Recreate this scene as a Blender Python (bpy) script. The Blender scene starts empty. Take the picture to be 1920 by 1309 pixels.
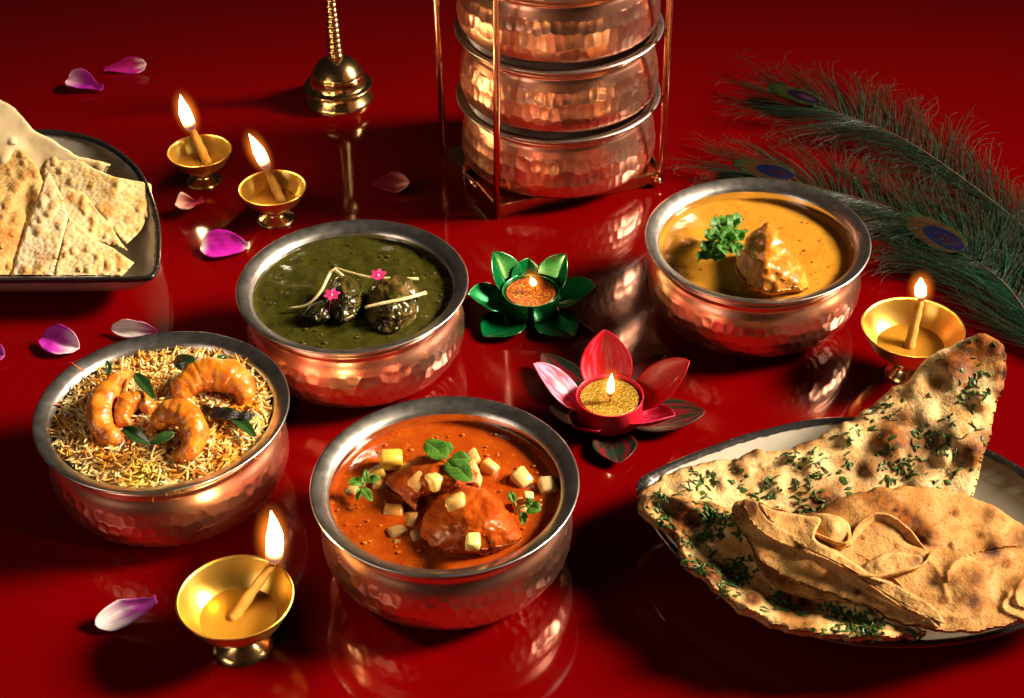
import bpy, math, random
import numpy as np
from mathutils import Vector, Matrix
from mathutils.geometry import delaunay_2d_cdt

random.seed(7); RNG = np.random.default_rng(7)
SC = bpy.context.scene
COL = SC.collection
S = 0.01                       # everything below is written in centimetres

# ------------------------------------------------------------------ camera
FPX, PITCH, ROLL, CAMH = 3219.083, 0.654333, -0.0211843, 65.5333
FW = np.array([0, math.cos(PITCH), -math.sin(PITCH)])
_r = np.array([1.0, 0, 0]); _u = np.cross(_r, FW)
RT = _r*math.cos(ROLL) + _u*math.sin(ROLL); UP = -_r*math.sin(ROLL) + _u*math.cos(ROLL)
CP = np.array([0, 0, CAMH])
cam = bpy.data.cameras.new('camera'); cam.sensor_width = 36; cam.lens = 36*FPX/1920
cam.clip_start = 0.05; cam.clip_end = 50
co = bpy.data.objects.new('camera', cam); COL.objects.link(co)
m = Matrix.Identity(4)
for i in range(3):
    m[i][0] = RT[i]; m[i][1] = UP[i]; m[i][2] = -FW[i]; m[i][3] = CP[i]*S
co.matrix_world = m
SC.camera = co
cam.dof.use_dof = True; cam.dof.focus_distance = 1.02; cam.dof.aperture_fstop = 28

def at(x, y, z=0.0):
    """point on the horizontal plane z seen at photo pixel (x, y)"""
    x = np.asarray(x, float); y = np.asarray(y, float); z = np.asarray(z, float)
    d = FW + RT*((x-960)/FPX)[..., None] - UP*((y-654.5)/FPX)[..., None]
    return CP + d*((z-CAMH)/d[..., 2])[..., None]
def atY(x, y, Y):
    d = FW + RT*(x-960)/FPX - UP*(y-654.5)/FPX
    return CP + d*(Y/d[1])
def V(*a): return np.array(a, float)
def unit(v): v = np.asarray(v, float); return v/(np.linalg.norm(v)+1e-12)

# ------------------------------------------------------------------ world, lamps, exposure
w = bpy.data.worlds.new('World'); SC.world = w; w.use_nodes = True
w.node_tree.nodes['Background'].inputs[0].default_value = (1.0, 0.75, 0.68, 1)
w.node_tree.nodes['Background'].inputs[1].default_value = 0.012
def area(name, loc, tgt, sx, sy, power, col, spread=180):
    l = bpy.data.lights.new(name, 'AREA'); l.shape = 'RECTANGLE'; l.size = sx*S; l.size_y = sy*S
    l.energy = power; l.color = col; l.spread = math.radians(spread)
    o = bpy.data.objects.new(name, l); COL.objects.link(o)
    o.location = Vector(loc)*S
    o.rotation_euler = (Vector(tgt)-Vector(loc)).to_track_quat('-Z', 'Y').to_euler()
    return o
area('key_softbox', (173, 99, 117), (-3, 82, 0), 82, 66, 7.3, (1.0, 0.82, 0.62), 24)
area('added_fill', (-95, 5, 60), (-5, 80, 0), 50, 40, 2.6, (1.0, 0.78, 0.62))  # added fill with no visible source, lifts the sides facing away from the key
SC.view_settings.view_transform = 'Standard'; SC.view_settings.look = 'None'
SC.view_settings.exposure = 0.0; SC.view_settings.gamma = 1.0
SC.render.engine = 'CYCLES'
cy = SC.cycles
cy.use_denoising = True; cy.max_bounces = 8; cy.transparent_max_bounces = 16
cy.sample_clamp_indirect = 6.0; cy.caustics_reflective = False; cy.caustics_refractive = False
cy.volume_step_rate = 2

# ------------------------------------------------------------------ numpy noise
_perm = RNG.permutation(256); _perm = np.concatenate([_perm, _perm, _perm])
_g = RNG.normal(size=(256, 3)); _g /= np.linalg.norm(_g, axis=1)[:, None]
def noise(P):
    P = np.asarray(P, float); sh = P.shape[:-1]; P = P.reshape(-1, 3)
    i = np.floor(P).astype(int); f = P-i; i &= 255
    u = f*f*f*(f*(f*6-15)+10)
    def gr(a, b, c):
        h = _perm[_perm[_perm[(i[:, 0]+a) & 255]+((i[:, 1]+b) & 255)]+((i[:, 2]+c) & 255)]
        return (_g[h]*(f-V(a, b, c))).sum(1)
    def L(a, b, t): return a+(b-a)*t
    x00 = L(gr(0,0,0), gr(1,0,0), u[:,0]); x10 = L(gr(0,1,0), gr(1,1,0), u[:,0])
    x01 = L(gr(0,0,1), gr(1,0,1), u[:,0]); x11 = L(gr(0,1,1), gr(1,1,1), u[:,0])
    return (L(L(x00, x10, u[:,1]), L(x01, x11, u[:,1]), u[:,2])*1.5).reshape(sh)
def fbm(P, o=4, g=.5):
    P = np.asarray(P, float); r = 0; a = 1
    for k in range(o): r = r+a*noise(P*2**k+17.3*k); a *= g
    return r
def sstep(a, b, x): t = np.clip((x-a)/(b-a), 0, 1); return t*t*(3-2*t)

# ------------------------------------------------------------------ mesh building
WLOC = {}
class MB:
    def __init__(s): s.v = []; s.f = []; s.c = []; s.n = 0; s.has = False
    def add(s, P, F, c=None):
        P = np.asarray(P, float).reshape(-1, 3)
        s.v.append(P)
        for q in (F if isinstance(F, list) else [F]):
            q = np.asarray(q, int)
            if len(q): s.f.append(q+s.n)
        if c is None: c = np.ones((len(P), 3))
        else: s.has = True; c = np.broadcast_to(np.asarray(c, float), (len(P), 3))
        s.c.append(c); s.n += len(P)
    def grid(s, P, cu=False, cv=False, c=None):
        n, k = P.shape[:2]; I = np.arange(n*k).reshape(n, k)
        if cu: I = np.vstack([I, I[:1]])
        if cv: I = np.hstack([I, I[:, :1]])
        F = np.stack([I[:-1, :-1], I[1:, :-1], I[1:, 1:], I[:-1, 1:]], -1).reshape(-1, 4)
        s.add(P, F, None if c is None else np.asarray(c).reshape(-1, 3))
    def lathe(s, prof, n=64, cx=0, cy=0, c=None):
        pr = np.asarray(prof, float); a = np.linspace(0, 2*np.pi, n, endpoint=False)
        P = np.stack([cx+pr[:, None, 0]*np.cos(a), cy+pr[:, None, 0]*np.sin(a), pr[:, None, 1]+0*a], -1)
        s.grid(P[::-1], cv=True, c=c)
    def tube(s, pts, rad, n=8, cap=True, c=None, flat=1.0):
        pts = np.asarray(pts, float); k = len(pts); rad = np.broadcast_to(rad, (k,))
        T = np.gradient(pts, axis=0); T /= np.linalg.norm(T, axis=1)[:, None]+1e-12
        ref = V(0, 0, 1) if abs(T[0, 2]) < .9 else V(1, 0, 0)
        A = np.cross(T, ref); A /= np.linalg.norm(A, axis=1)[:, None]+1e-9; B = np.cross(A, T)
        a = np.linspace(0, 2*np.pi, n, endpoint=False)
        P = pts[:, None]+rad[:, None, None]*(A[:, None]*np.cos(a)[:, None]+B[:, None]*np.sin(a)[:, None]*flat)
        I = np.arange(k*n).reshape(k, n); J = np.hstack([I, I[:, :1]])
        F = np.stack([J[:-1, :-1], J[:-1, 1:], J[1:, 1:], J[1:, :-1]], -1).reshape(-1, 4)
        P = P.reshape(-1, 3); fs = [F]
        if cap:
            P = np.vstack([P, pts[0]-T[0]*rad[0]*.3, pts[-1]+T[-1]*rad[-1]*.3]); e = k*n
            fs.append(np.array([[e, I[0, (j+1) % n], I[0, j]] for j in range(n)]+[[e+1, I[-1, j], I[-1, (j+1) % n]] for j in range(n)]))
        s.add(P, fs, c)
    def box(s, c, ax, ay, az, bev=.08, col=None):
        """box with centre c and half-axis vectors, edges chamfered"""
        c = np.asarray(c, float); ax, ay, az = (np.asarray(q, float) for q in (ax, ay, az))
        L = [np.linalg.norm(q) for q in (ax, ay, az)]; k = [1-min(bev/l, .45) for l in L]
        P = []; idx = {}
        for sx in (-1, 1):
            for sy in (-1, 1):
                for sz in (-1, 1):
                    for w_ in range(3):
                        f = [k[0], k[1], k[2]]; f[w_] = 1
                        idx[(sx, sy, sz, w_)] = len(P); P.append(c+ax*sx*f[0]+ay*sy*f[1]+az*sz*f[2])
        Q = []; T = []
        for a in range(3):
            b, d = (a+1) % 3, (a+2) % 3
            for sg in (-1, 1):
                loop = []
                for p, q in ((-1, -1), (1, -1), (1, 1), (-1, 1)):
                    k3 = [0, 0, 0]; k3[a] = sg; k3[b] = p; k3[d] = q; loop.append(idx[(*k3, a)])
                Q.append(loop if sg > 0 else loop[::-1])
            for p in (-1, 1):
                for q in (-1, 1):
                    k3 = [0, 0, 0]; k3[b] = p; k3[d] = q; lo = list(k3); lo[a] = -1; hi = list(k3); hi[a] = 1
                    l = [idx[(*lo, b)], idx[(*hi, b)], idx[(*hi, d)], idx[(*lo, d)]]
                    Q.append(l[::-1] if p*q > 0 else l)
        for sx in (-1, 1):
            for sy in (-1, 1):
                for sz in (-1, 1):
                    l = [idx[(sx, sy, sz, w_)] for w_ in range(3)]; T.append(l if sx*sy*sz > 0 else l[::-1])
        s.add(P, [np.array(Q), np.array(T)], col)
    def blob(s, c, rad, rot=None, amp=.15, fr=1.0, seed=0, nu=40, nv=26, colf=None, shape=None, fold=0.0, oct=4):
        u = np.linspace(0, 2*np.pi, nu, endpoint=False); v = np.linspace(0.001, np.pi-.001, nv)
        D = np.stack([np.sin(v)[:, None]*np.cos(u), np.sin(v)[:, None]*np.sin(u), np.cos(v)[:, None]+0*u], -1)
        Q = D.copy()
        if shape is not None: Q = np.sign(D)*np.abs(D)**shape; Q /= (np.abs(Q)**3).sum(-1, keepdims=True)**(1/3)
        N = D*V(*rad)*fr+seed*7.7
        d = 1+amp*fbm(N, oct)
        if fold: d = d-fold*np.abs(noise(N*1.3+5))
        P = Q*d[..., None]*V(*rad)
        if rot is not None: P = P@np.array(Matrix.Rotation(rot[2], 3, 'Z')@Matrix.Rotation(rot[1], 3, 'Y')@Matrix.Rotation(rot[0], 3, 'X')).T
        cc = None if colf is None else colf(P, D)
        s.grid(P+V(*c), cv=True, c=cc)
    def mesh(s, name, mt, org):
        v = (np.vstack(s.v)-org)*S
        me = bpy.data.meshes.new(name)
        nf = sum(len(q) for q in s.f); li = np.concatenate([q.ravel() for q in s.f])
        tot = np.concatenate([np.full(len(q), q.shape[1]) for q in s.f])
        me.vertices.add(len(v)); me.vertices.foreach_set('co', v.ravel().astype(np.float32))
        me.loops.add(len(li)); me.loops.foreach_set('vertex_index', li.astype(np.int32))
        me.polygons.add(nf); me.polygons.foreach_set('loop_start', np.concatenate([[0], np.cumsum(tot)[:-1]]).astype(np.int32))
        me.polygons.foreach_set('loop_total', tot.astype(np.int32))
        me.update(calc_edges=True)
        me.polygons.foreach_set('use_smooth', np.ones(nf, bool))
        if s.has:
            a = me.color_attributes.new('col', 'FLOAT_COLOR', 'POINT')
            c = np.vstack(s.c); c = np.hstack([c, np.ones((len(c), 1))])
            a.data.foreach_set('color', c.ravel().astype(np.float32))
        me.materials.append(mt); me.validate()
        return me
    def part(s, name, mt, parent, label=None, stuff=False, flat=False, thick=0):
        org = WLOC[parent.name]
        o = bpy.data.objects.new(name, s.mesh(name, mt, org)); COL.objects.link(o); o.parent = parent
        WLOC[o.name] = org
        if label: o['label'] = label
        if stuff: o['kind'] = 'stuff'
        return fin(o, flat, thick)
    def solo(s, name, mt, label, cat, group=None, kind=None, flat=False, thick=0, org=None):
        if org is None:
            a = np.vstack(s.v); org = (a.min(0)+a.max(0))/2; org[2] = a[:, 2].min()
        org = np.asarray(org, float)
        o = bpy.data.objects.new(name, s.mesh(name, mt, org)); COL.objects.link(o); o.location = Vector(org*S)
        WLOC[o.name] = org
        if kind: o['kind'] = kind
        if label: o['label'] = label
        if cat: o['category'] = cat
        if group: o['group'] = group
        return fin(o, flat, thick)
def fin(o, flat, thick):
    if flat: o.data.polygons.foreach_set('use_smooth', np.zeros(len(o.data.polygons), bool))
    if thick:
        md = o.modifiers.new('thickness', 'SOLIDIFY'); md.thickness = thick*S; md.offset = 0
    return o
def thing(name, label, cat, loc, group=None):
    o = bpy.data.objects.new(name, None); COL.objects.link(o); o.location = Vector(loc)*S
    o.empty_display_size = .01
    o['label'] = label; o['category'] = cat
    if group: o['group'] = group
    WLOC[o.name] = np.array(loc, float)
    return o
def dup(root, loc, rotz, label):
    r = root.copy(); COL.objects.link(r); r.location = Vector(loc)*S; r.rotation_euler = (0, 0, rotz); r['label'] = label
    WLOC[r.name] = np.array(loc, float)
    for ch in [c for c in bpy.data.objects if c.parent == root]:
        c = ch.copy(); COL.objects.link(c); c.parent = r
        for g in [q for q in bpy.data.objects if q.parent == ch]:
            d = g.copy(); COL.objects.link(d); d.parent = c
    return r
def spline(pts, n):
    """Catmull-Rom through pts"""
    p = np.asarray(pts, float); k = len(p)
    q = np.vstack([2*p[0]-p[1], p, 2*p[-1]-p[-2]]); t = np.linspace(0, k-1-1e-9, n); i = t.astype(int); f = (t-i)[:, None]
    a, b, c, d = q[i], q[i+1], q[i+2], q[i+3]
    return .5*((2*b)+(-a+c)*f+(2*a-5*b+4*c-d)*f**2+(-a+3*b-3*c+d)*f**3)
def cspline(pts, n):
    p = np.asarray(pts, float); k = len(p); t = np.linspace(0, k, n, endpoint=False); i = t.astype(int); f = (t-i)[:, None]
    a, b, c, d = p[(i-1) % k], p[i], p[(i+1) % k], p[(i+2) % k]
    return .5*((2*b)+(-a+c)*f+(2*a-5*b+4*c-d)*f**2+(-a+3*b-3*c+d)*f**3)

# ------------------------------------------------------------------ materials
def mat(name, col=(.8, .8, .8), rough=.5, metal=0.0, spec=.5, attr=False, var=(), bump=(), rvar=None, sss=0, sssr=(1, .4, .2),
        sscale=.3, coat=0, trans=0, sheen=0, ior=None, stretch=None, vor=None, iri=None):
    mt = bpy.data.materials.new(name); mt.use_nodes = True; nt = mt.node_tree; N = nt.nodes; Lk = nt.links
    b = N['Principled BSDF']
    tc = N.new('ShaderNodeTexCoord'); co_ = tc.outputs['Object']
    if stretch:
        mp = N.new('ShaderNodeMapping'); mp.inputs['Scale'].default_value = stretch; Lk.new(co_, mp.inputs[0]); co_ = mp.outputs[0]
    b.inputs['Roughness'].default_value = rough; b.inputs['Metallic'].default_value = metal
    b.inputs['Specular IOR Level'].default_value = spec
    if ior: b.inputs['IOR'].default_value = ior
    b.inputs['Coat Weight'].default_value = coat; b.inputs['Coat Roughness'].default_value = .08
    b.inputs['Transmission Weight'].default_value = trans; b.inputs['Sheen Weight'].default_value = sheen
    if sss:
        b.inputs['Subsurface Weight'].default_value = sss; b.inputs['Subsurface Radius'].default_value = sssr
        b.inputs['Subsurface Scale'].default_value = sscale*S
    if attr:
        a = N.new('ShaderNodeAttribute'); a.attribute_name = 'col'; cur = a.outputs['Color']
    else:
        a = N.new('ShaderNodeRGB'); a.outputs[0].default_value = (*col, 1); cur = a.outputs[0]
    def nz(scale, det=4, dist=0):
        n = N.new('ShaderNodeTexNoise'); n.inputs['Scale'].default_value = 100/scale; n.inputs['Detail'].default_value = det
        n.inputs['Distortion'].default_value = dist; Lk.new(co_, n.inputs['Vector']); return n.outputs[0]
    for v_ in var:                       # (feature cm, colour, lo, hi, strength)
        sc, c2, lo, hi, st = v_
        mr = N.new('ShaderNodeMapRange'); mr.inputs[1].default_value = lo; mr.inputs[2].default_value = hi
        mr.inputs[3].default_value = 0; mr.inputs[4].default_value = st
        Lk.new(nz(sc), mr.inputs[0])
        mx = N.new('ShaderNodeMix'); mx.data_type = 'RGBA'; Lk.new(mr.outputs[0], mx.inputs[0]); Lk.new(cur, mx.inputs[6])
        mx.inputs[7].default_value = (*c2, 1); cur = mx.outputs[2]
    if vor:                              # (cell cm, colour of cell centres, bump strength)
        vt = N.new('ShaderNodeTexVoronoi'); vt.inputs['Scale'].default_value = 100/vor[0]; Lk.new(co_, vt.inputs['Vector'])
        mr = N.new('ShaderNodeMapRange'); mr.inputs[1].default_value = .42; mr.inputs[2].default_value = .1; mr.inputs[3].default_value = 0
        mr.inputs[4].default_value = vor[3]; Lk.new(vt.outputs['Distance'], mr.inputs[0])
        mx = N.new('ShaderNodeMix'); mx.data_type = 'RGBA'; Lk.new(mr.outputs[0], mx.inputs[0]); Lk.new(cur, mx.inputs[6])
        mx.inputs[7].default_value = (*vor[1], 1); cur = mx.outputs[2]
    Lk.new(cur, b.inputs['Base Color'])
    if rvar:
        mr = N.new('ShaderNodeMapRange'); mr.inputs[1].default_value = .2; mr.inputs[2].default_value = .8
        mr.inputs[3].default_value = rvar[1]; mr.inputs[4].default_value = rvar[2]; Lk.new(nz(rvar[0], 2), mr.inputs[0]); Lk.new(mr.outputs[0], b.inputs['Roughness'])
    prev = None
    for (sc, st, hgt) in bump:
        bp = N.new('ShaderNodeBump'); bp.inputs['Strength'].default_value = st; bp.inputs['Distance'].default_value = hgt*S
        Lk.new(nz(sc, 5), bp.inputs['Height'])
        if prev: Lk.new(prev, bp.inputs['Normal'])
        prev = bp.outputs[0]
    if vor:
        bp = N.new('ShaderNodeBump'); bp.inputs['Strength'].default_value = vor[2]; bp.inputs['Distance'].default_value = .16*S
        bp.invert = True; Lk.new(vt.outputs['Distance'], bp.inputs['Height'])
        if prev: Lk.new(prev, bp.inputs['Normal'])
        prev = bp.outputs[0]
    if prev: Lk.new(prev, b.inputs['Normal'])
    return mt
COPPER = mat('hammered_copper', (.97, .48, .33), .4, 1, var=[(1.6, (.86, .32, .17), .45, .75, .6), (.5, (.55, .22, .13), .62, .74, .4)], rvar=(2.0, .26, .34), bump=[(.8, .12, .02)], coat=.45)
COPPERS = mat('smooth_copper', (.88, .42, .26), .18, 1, var=[(.9, (.62, .28, .17), .45, .7, .6)], bump=[(.3, .1, .02)])
STEEL = mat('worn_steel', (.68, .65, .60), .3, 1, var=[(.45, (.42, .40, .37), .5, .72, .5), (.10, (.85, .83, .8), .62, .72, .5), (.9, (.50, .47, .43), .5, .6, .35)], rvar=(.6, .27, .36), bump=[(.12, .25, .006), (.6, .25, .02)])
LINING = mat('tin_lining', (.80, .75, .66), .2, 1, rvar=(.5, .12, .25), bump=[(.6, .1, .02)])
BRASS = mat('polished_brass', (1.0, .64, .14), .3, 1, rvar=(2.5, .30, .36), bump=[(1.2, .1, .02)], coat=.3)
BRASSD = mat('aged_brass', (.72, .48, .21), .2, 1, var=[(.8, (.45, .28, .11), .5, .7, .6)], rvar=(1.2, .17, .23), bump=[(.6, .08, .01)])
TABLE = mat('red_acrylic', (.135, .0, .0005), .06, 0, .40, bump=[(9, .02, .05)], rvar=(3, .03, .12))

# ------------------------------------------------------------------ table
b = MB(); b.box((0, 110, -1.5), (260, 0, 0), (0, 220, 0), (0, 0, 1.5), bev=.3)
b.solo('tabletop', TABLE, 'glossy deep red tabletop under everything', None, kind='structure', flat=True)

# ------------------------------------------------------------------ hammered bowls
def arc_resample(prof, n):
    p = spline(prof, 400); d = np.concatenate([[0], np.cumsum(np.linalg.norm(np.diff(p, axis=0), axis=1))])
    t = np.linspace(0, d[-1], n); return np.stack([np.interp(t, d, p[:, 0]), np.interp(t, d, p[:, 1])], 1), t
def hammered(prof, N, rowh, s0, s1, k=.34, nu=None, nv=90, seed=1, jit=.22):
    """outer wall of a pot with beaten dimples between arc lengths s0 and s1 (from the top)"""
    p, t = arc_resample(prof, nv); nu = nu or N*8
    a = np.linspace(0, 2*np.pi, nu, endpoint=False)
    T = np.gradient(p, axis=0); T /= np.linalg.norm(T, axis=1)[:, None]
    nr = np.stack([-T[:, 1], T[:, 0]], 1); nr *= np.sign(nr[:, :1]+1e-6) if False else 1
    if nr[len(nr)//2, 0] < 0: nr = -nr
    rg = np.random.default_rng(seed); rows = int(math.ceil((s1-s0)/rowh))+2
    jx = rg.uniform(-jit, jit, (rows+2, N)); jy = rg.uniform(-jit, jit, (rows+2, N)); kk = rg.uniform(.5, 1.25, (rows+2, N))
    U = a/(2*np.pi)*N; cw = 2*np.pi*6.5/N
    Ug, Sg = np.meshgrid(U, (t-s0)/rowh)
    r0 = np.floor(Sg).astype(int); best = np.full(Ug.shape, 9.0); bk = np.ones(Ug.shape)
    for dr in (-1, 0, 1):
        r = r0+dr; ri = np.clip(r+1, 0, rows+1); off = .5*(r % 2)
        c0 = np.floor(Ug-off).astype(int)
        for dc in (-1, 0, 1):
            c = c0+dc; ci = c % N
            cx = c+off+.5+jx[ri, ci]; cyy = r+.5+jy[ri, ci]
            d = ((Ug-cx)*cw)**2+((Sg-cyy)*rowh)**2*(cw/rowh)
            w_ = d < best; best = np.where(w_, d, best); bk = np.where(w_, kk[ri, ci], bk)
    best = np.minimum(best, (cw*.75)**2)
    env = sstep(s0-.05, s0+.12, t)*(1-sstep(s1-.15, s1+.1, t))
    disp = (-k*(cw*.5)**2+k*best)*bk*env[:, None]
    R = p[:, None, 0]+nr[:, None, 0]*disp; Z = p[:, None, 1]+nr[:, None, 1]*disp
    return np.stack([R*np.cos(a), R*np.sin(a), Z], -1)
RIMZ = 5.7
BOWLS = {'saag': (-9.559, 84.935), 'rice': (-19.373, 73.410), 'makhani': (-3.652, 66.869), 'korma': (15.423, 88.980)}
OUT = [(6.28, 5.40), (6.16, 5.08), (6.14, 4.84), (6.25, 4.72), (6.22, 4.54), (6.14, 4.40), (6.20, 4.2), (6.42, 3.75), (6.62, 3.05), (6.66, 2.4), (6.52, 1.7), (6.15, 1.0), (5.6, .5), (5.0, .18), (4.2, .08)]
def make_bowl(label):
    cx, cy_ = BOWLS['makhani']; t = thing('copper_bowl', label, 'bowl', (cx, cy_, 0), 'hammered copper serving bowls')
    P = hammered(OUT, 66, .68, 2.05, 5.9, seed=3, k=.29, jit=.26)
    b = MB(); b.grid(P+V(cx, cy_, 0), cv=True); b.lathe([(4.2, .08), (4.1, .0), (.01, .0)], 96, cx, cy_); b.part('body', COPPER, t)
    b = MB(); b.lathe([(6.12, 5.30), (6.5, 5.44), (6.85, 5.52), (6.98, 5.55), (7.02, 5.60), (7.02, 5.66), (6.97, 5.70), (6.88, 5.69), (6.65, 5.61), (6.35, 5.48), (6.16, 5.34), (6.06, 5.16)], 160, cx, cy_)
    b.part('rim', STEEL, t)
    b = MB(); b.lathe([(6.06, 5.165), (6.03, 5.0), (6.03, 4.6), (6.06, 4.3), (6.3, 3.6), (6.5, 2.6), (6.3, 1.5), (5.4, .6), (.02, .4)], 128, cx, cy_)
    b.part('lining', LINING, t)
    return t
bowl0 = make_bowl('copper bowl of orange gravy topped with small yellow cubes')
dup(bowl0, (*BOWLS['saag'], 0), 1.1, 'copper bowl holding the dark green gravy')
dup(bowl0, (*BOWLS['rice'], 0), 2.6, 'copper bowl heaped with prawns on rice')
dup(bowl0, (*BOWLS['korma'], 0), 4.0, 'copper bowl of yellow gravy near the peacock feathers')

# ------------------------------------------------------------------ tiffin tower
TC = at(1045, 357, .9)+V(.25, 5.35, 0)
POT = [(6.55, 5.08), (6.38, 4.85), (6.34, 4.66), (6.5, 4.5), (6.52, 4.38), (6.38, 4.26), (6.42, 4.1), (6.5, 3.9), (6.7, 3.2), (6.88, 2.3), (6.98, 1.4), (6.95, .9), (6.8, .5), (6.45, .2), (5.9, 0.02)]
PITCHZ = 5.25
def make_pot():
    t = thing('stacked_pot', 'lowest copper pot in the carrier, resting on the base plate', 'pot', (TC[0], TC[1], .7), 'stacked copper pots')
    cx, cy_ = TC[:2]; z0 = .7
    P = hammered(POT, 70, 1.0, 1.9, 4.95, seed=9, k=.30, jit=.2)
    b = MB(); b.grid(P+V(cx, cy_, z0), cv=True); b.lathe([(5.9, z0+.02), (.01, z0)], 96, cx, cy_); b.part('body', COPPER, t)
    b = MB(); b.lathe([(6.5, z0+5.0), (7.0, z0+5.0), (7.18, z0+5.03), (7.26, z0+5.12), (7.22, z0+5.21), (7.08, z0+5.24), (6.9, z0+5.17), (6.5, z0+5.0), (6.2, z0+4.6), (5.8, z0+2), (.01, z0+1.0)], 160, cx, cy_)
    b.part('rim', STEEL, t)
    return t
pot0 = make_pot()
dup(pot0, (TC[0]+.05, TC[1], .7+PITCHZ), 1.3, 'middle copper pot, between two others in the carrier')
dup(pot0, (TC[0], TC[1], .7+2*PITCHZ), 2.9, 'copper pot cut off by the top of the picture')
L_, F_, R_ = at(832, 290), at(932, 408), at(1240, 343)
B_ = V(8.6, 115.2, 0)
t = thing('tiffin_carrier', 'copper wire frame carrying the tall stack of pots', 'tiffin carrier', (TC[0], TC[1], 0))
tops = [V(-4.72, 109.6, 30), V(-.25, 100.9, 30), V(11.1, 104.9, 30), V(8.6, 115.2, 30)]
for q, tp in zip((L_, F_, R_, B_), tops):
    b = MB(); b.tube([q+V(0, 0, .02), q+(tp-q)*.3, q+(tp-q)*.6, tp], .24, 14); b.part('rod', COPPERS, t)
# base plate with folded lips, notched on the left side
def mixp(a, c, k): return a+(c-a)*k
base_poly = [mixp(L_, F_, .02), mixp(L_, F_, .42), mixp(L_, R_, .20)+V(0, 0, 0), mixp(L_, F_, .60), F_, R_, B_]
b = MB()
pl = np.array([q for q in base_poly]); pl[:, 2] = .45; c0 = pl.mean(0); k = len(pl)
P = np.vstack([pl, pl+V(0, 0, .08)])
b.add(P, [np.array([[i, (i+1) % k, k+(i+1) % k, k+i] for i in range(k)])])
b.add(np.vstack([pl, pl+V(0, 0, .08), c0+V(0, 0, .08)]), [np.array([[k+i, k+(i+1) % k, 2*k] for i in range(k)])])
b.part('base_plate', COPPERS, t, flat=True)
def bar(p, q, h=.95, th=.10, z=.02):
    p = p.copy(); q = q.copy(); d = unit(q-p); n = V(-d[1], d[0], 0)
    bb = MB(); bb.box((p+q)/2+V(0, 0, z+h/2), d*np.linalg.norm(q-p)/2, n*th, V(0, 0, h/2), bev=.04); return bb
bar(F_+unit(R_-F_)*.2, R_).part('side_bar', BRASSD, t, flat=True)
bar(L_, mixp(L_, F_, .42)).part('side_bar', COPPERS, t, flat=True)
bar(mixp(L_, F_, .62), F_).part('side_bar', COPPERS, t, flat=True)
bar(R_, B_).part('side_bar', COPPERS, t, flat=True)
b = MB(); b.tube([mixp(L_, F_, .40)+V(0, 0, .6), mixp(L_, F_, .64)+V(0, 0, .6)], .2, 12); b.part('hinge_rod', COPPERS, t)
b = MB(); q = R_+V(-.35, -.35, .5); b.tube([q+V(0, .2, 0), q+V(0, -.35, 0)], .28, 12); b.part('bolt', COPPERS, t)

# ------------------------------------------------------------------ handbell
BC_ = at(632, 217, 0)+V(0, 2.55, 0)
t = thing('brass_bell', 'brass hand bell standing with its ridged handle up', 'bell', BC_)
b = MB(); b.lathe([(2.3, .12), (2.62, 0), (2.66, .06), (2.5, .3), (2.2, .7), (2.06, 1.05), (2.1, 1.18), (2.1, 1.2)], 96, *BC_[:2]); b.part('skirt', BRASSD, t)
b = MB(); b.lathe([(2.08, 1.2), (2.5, 1.18), (2.62, 1.24), (2.64, 1.33), (2.55, 1.38), (2.25, 1.36), (2.12, 1.5), (2.05, 1.9), (2.0, 2.2), (2.02, 2.24), (1.97, 2.28), (1.93, 2.34), (1.95, 2.38), (1.88, 2.5), (1.6, 3.0), (1.15, 3.4), (.75, 3.6), (.5, 3.66), (.01, 3.67)], 96, *BC_[:2]); b.part('dome', BRASSD, t)
pr = [(.62, 3.66)]
for i in range(12):
    z = 3.75+i*.42; r = .60-.016*i; pr += [(r, z), (r+.02, z+.14), (r-.03, z+.24), (r-.12, z+.31), (r-.03, z+.38)]
pr += [(.42, 8.9), (.55, 9.1), (.75, 9.5), (.7, 9.9), (.4, 10.3), (.38, 10.8), (.5, 11.2), (.3, 12), (.01, 12.3)]
b = MB(); b.lathe(pr, 40, *BC_[:2]); b.part('handle', BRASSD, t)

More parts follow.
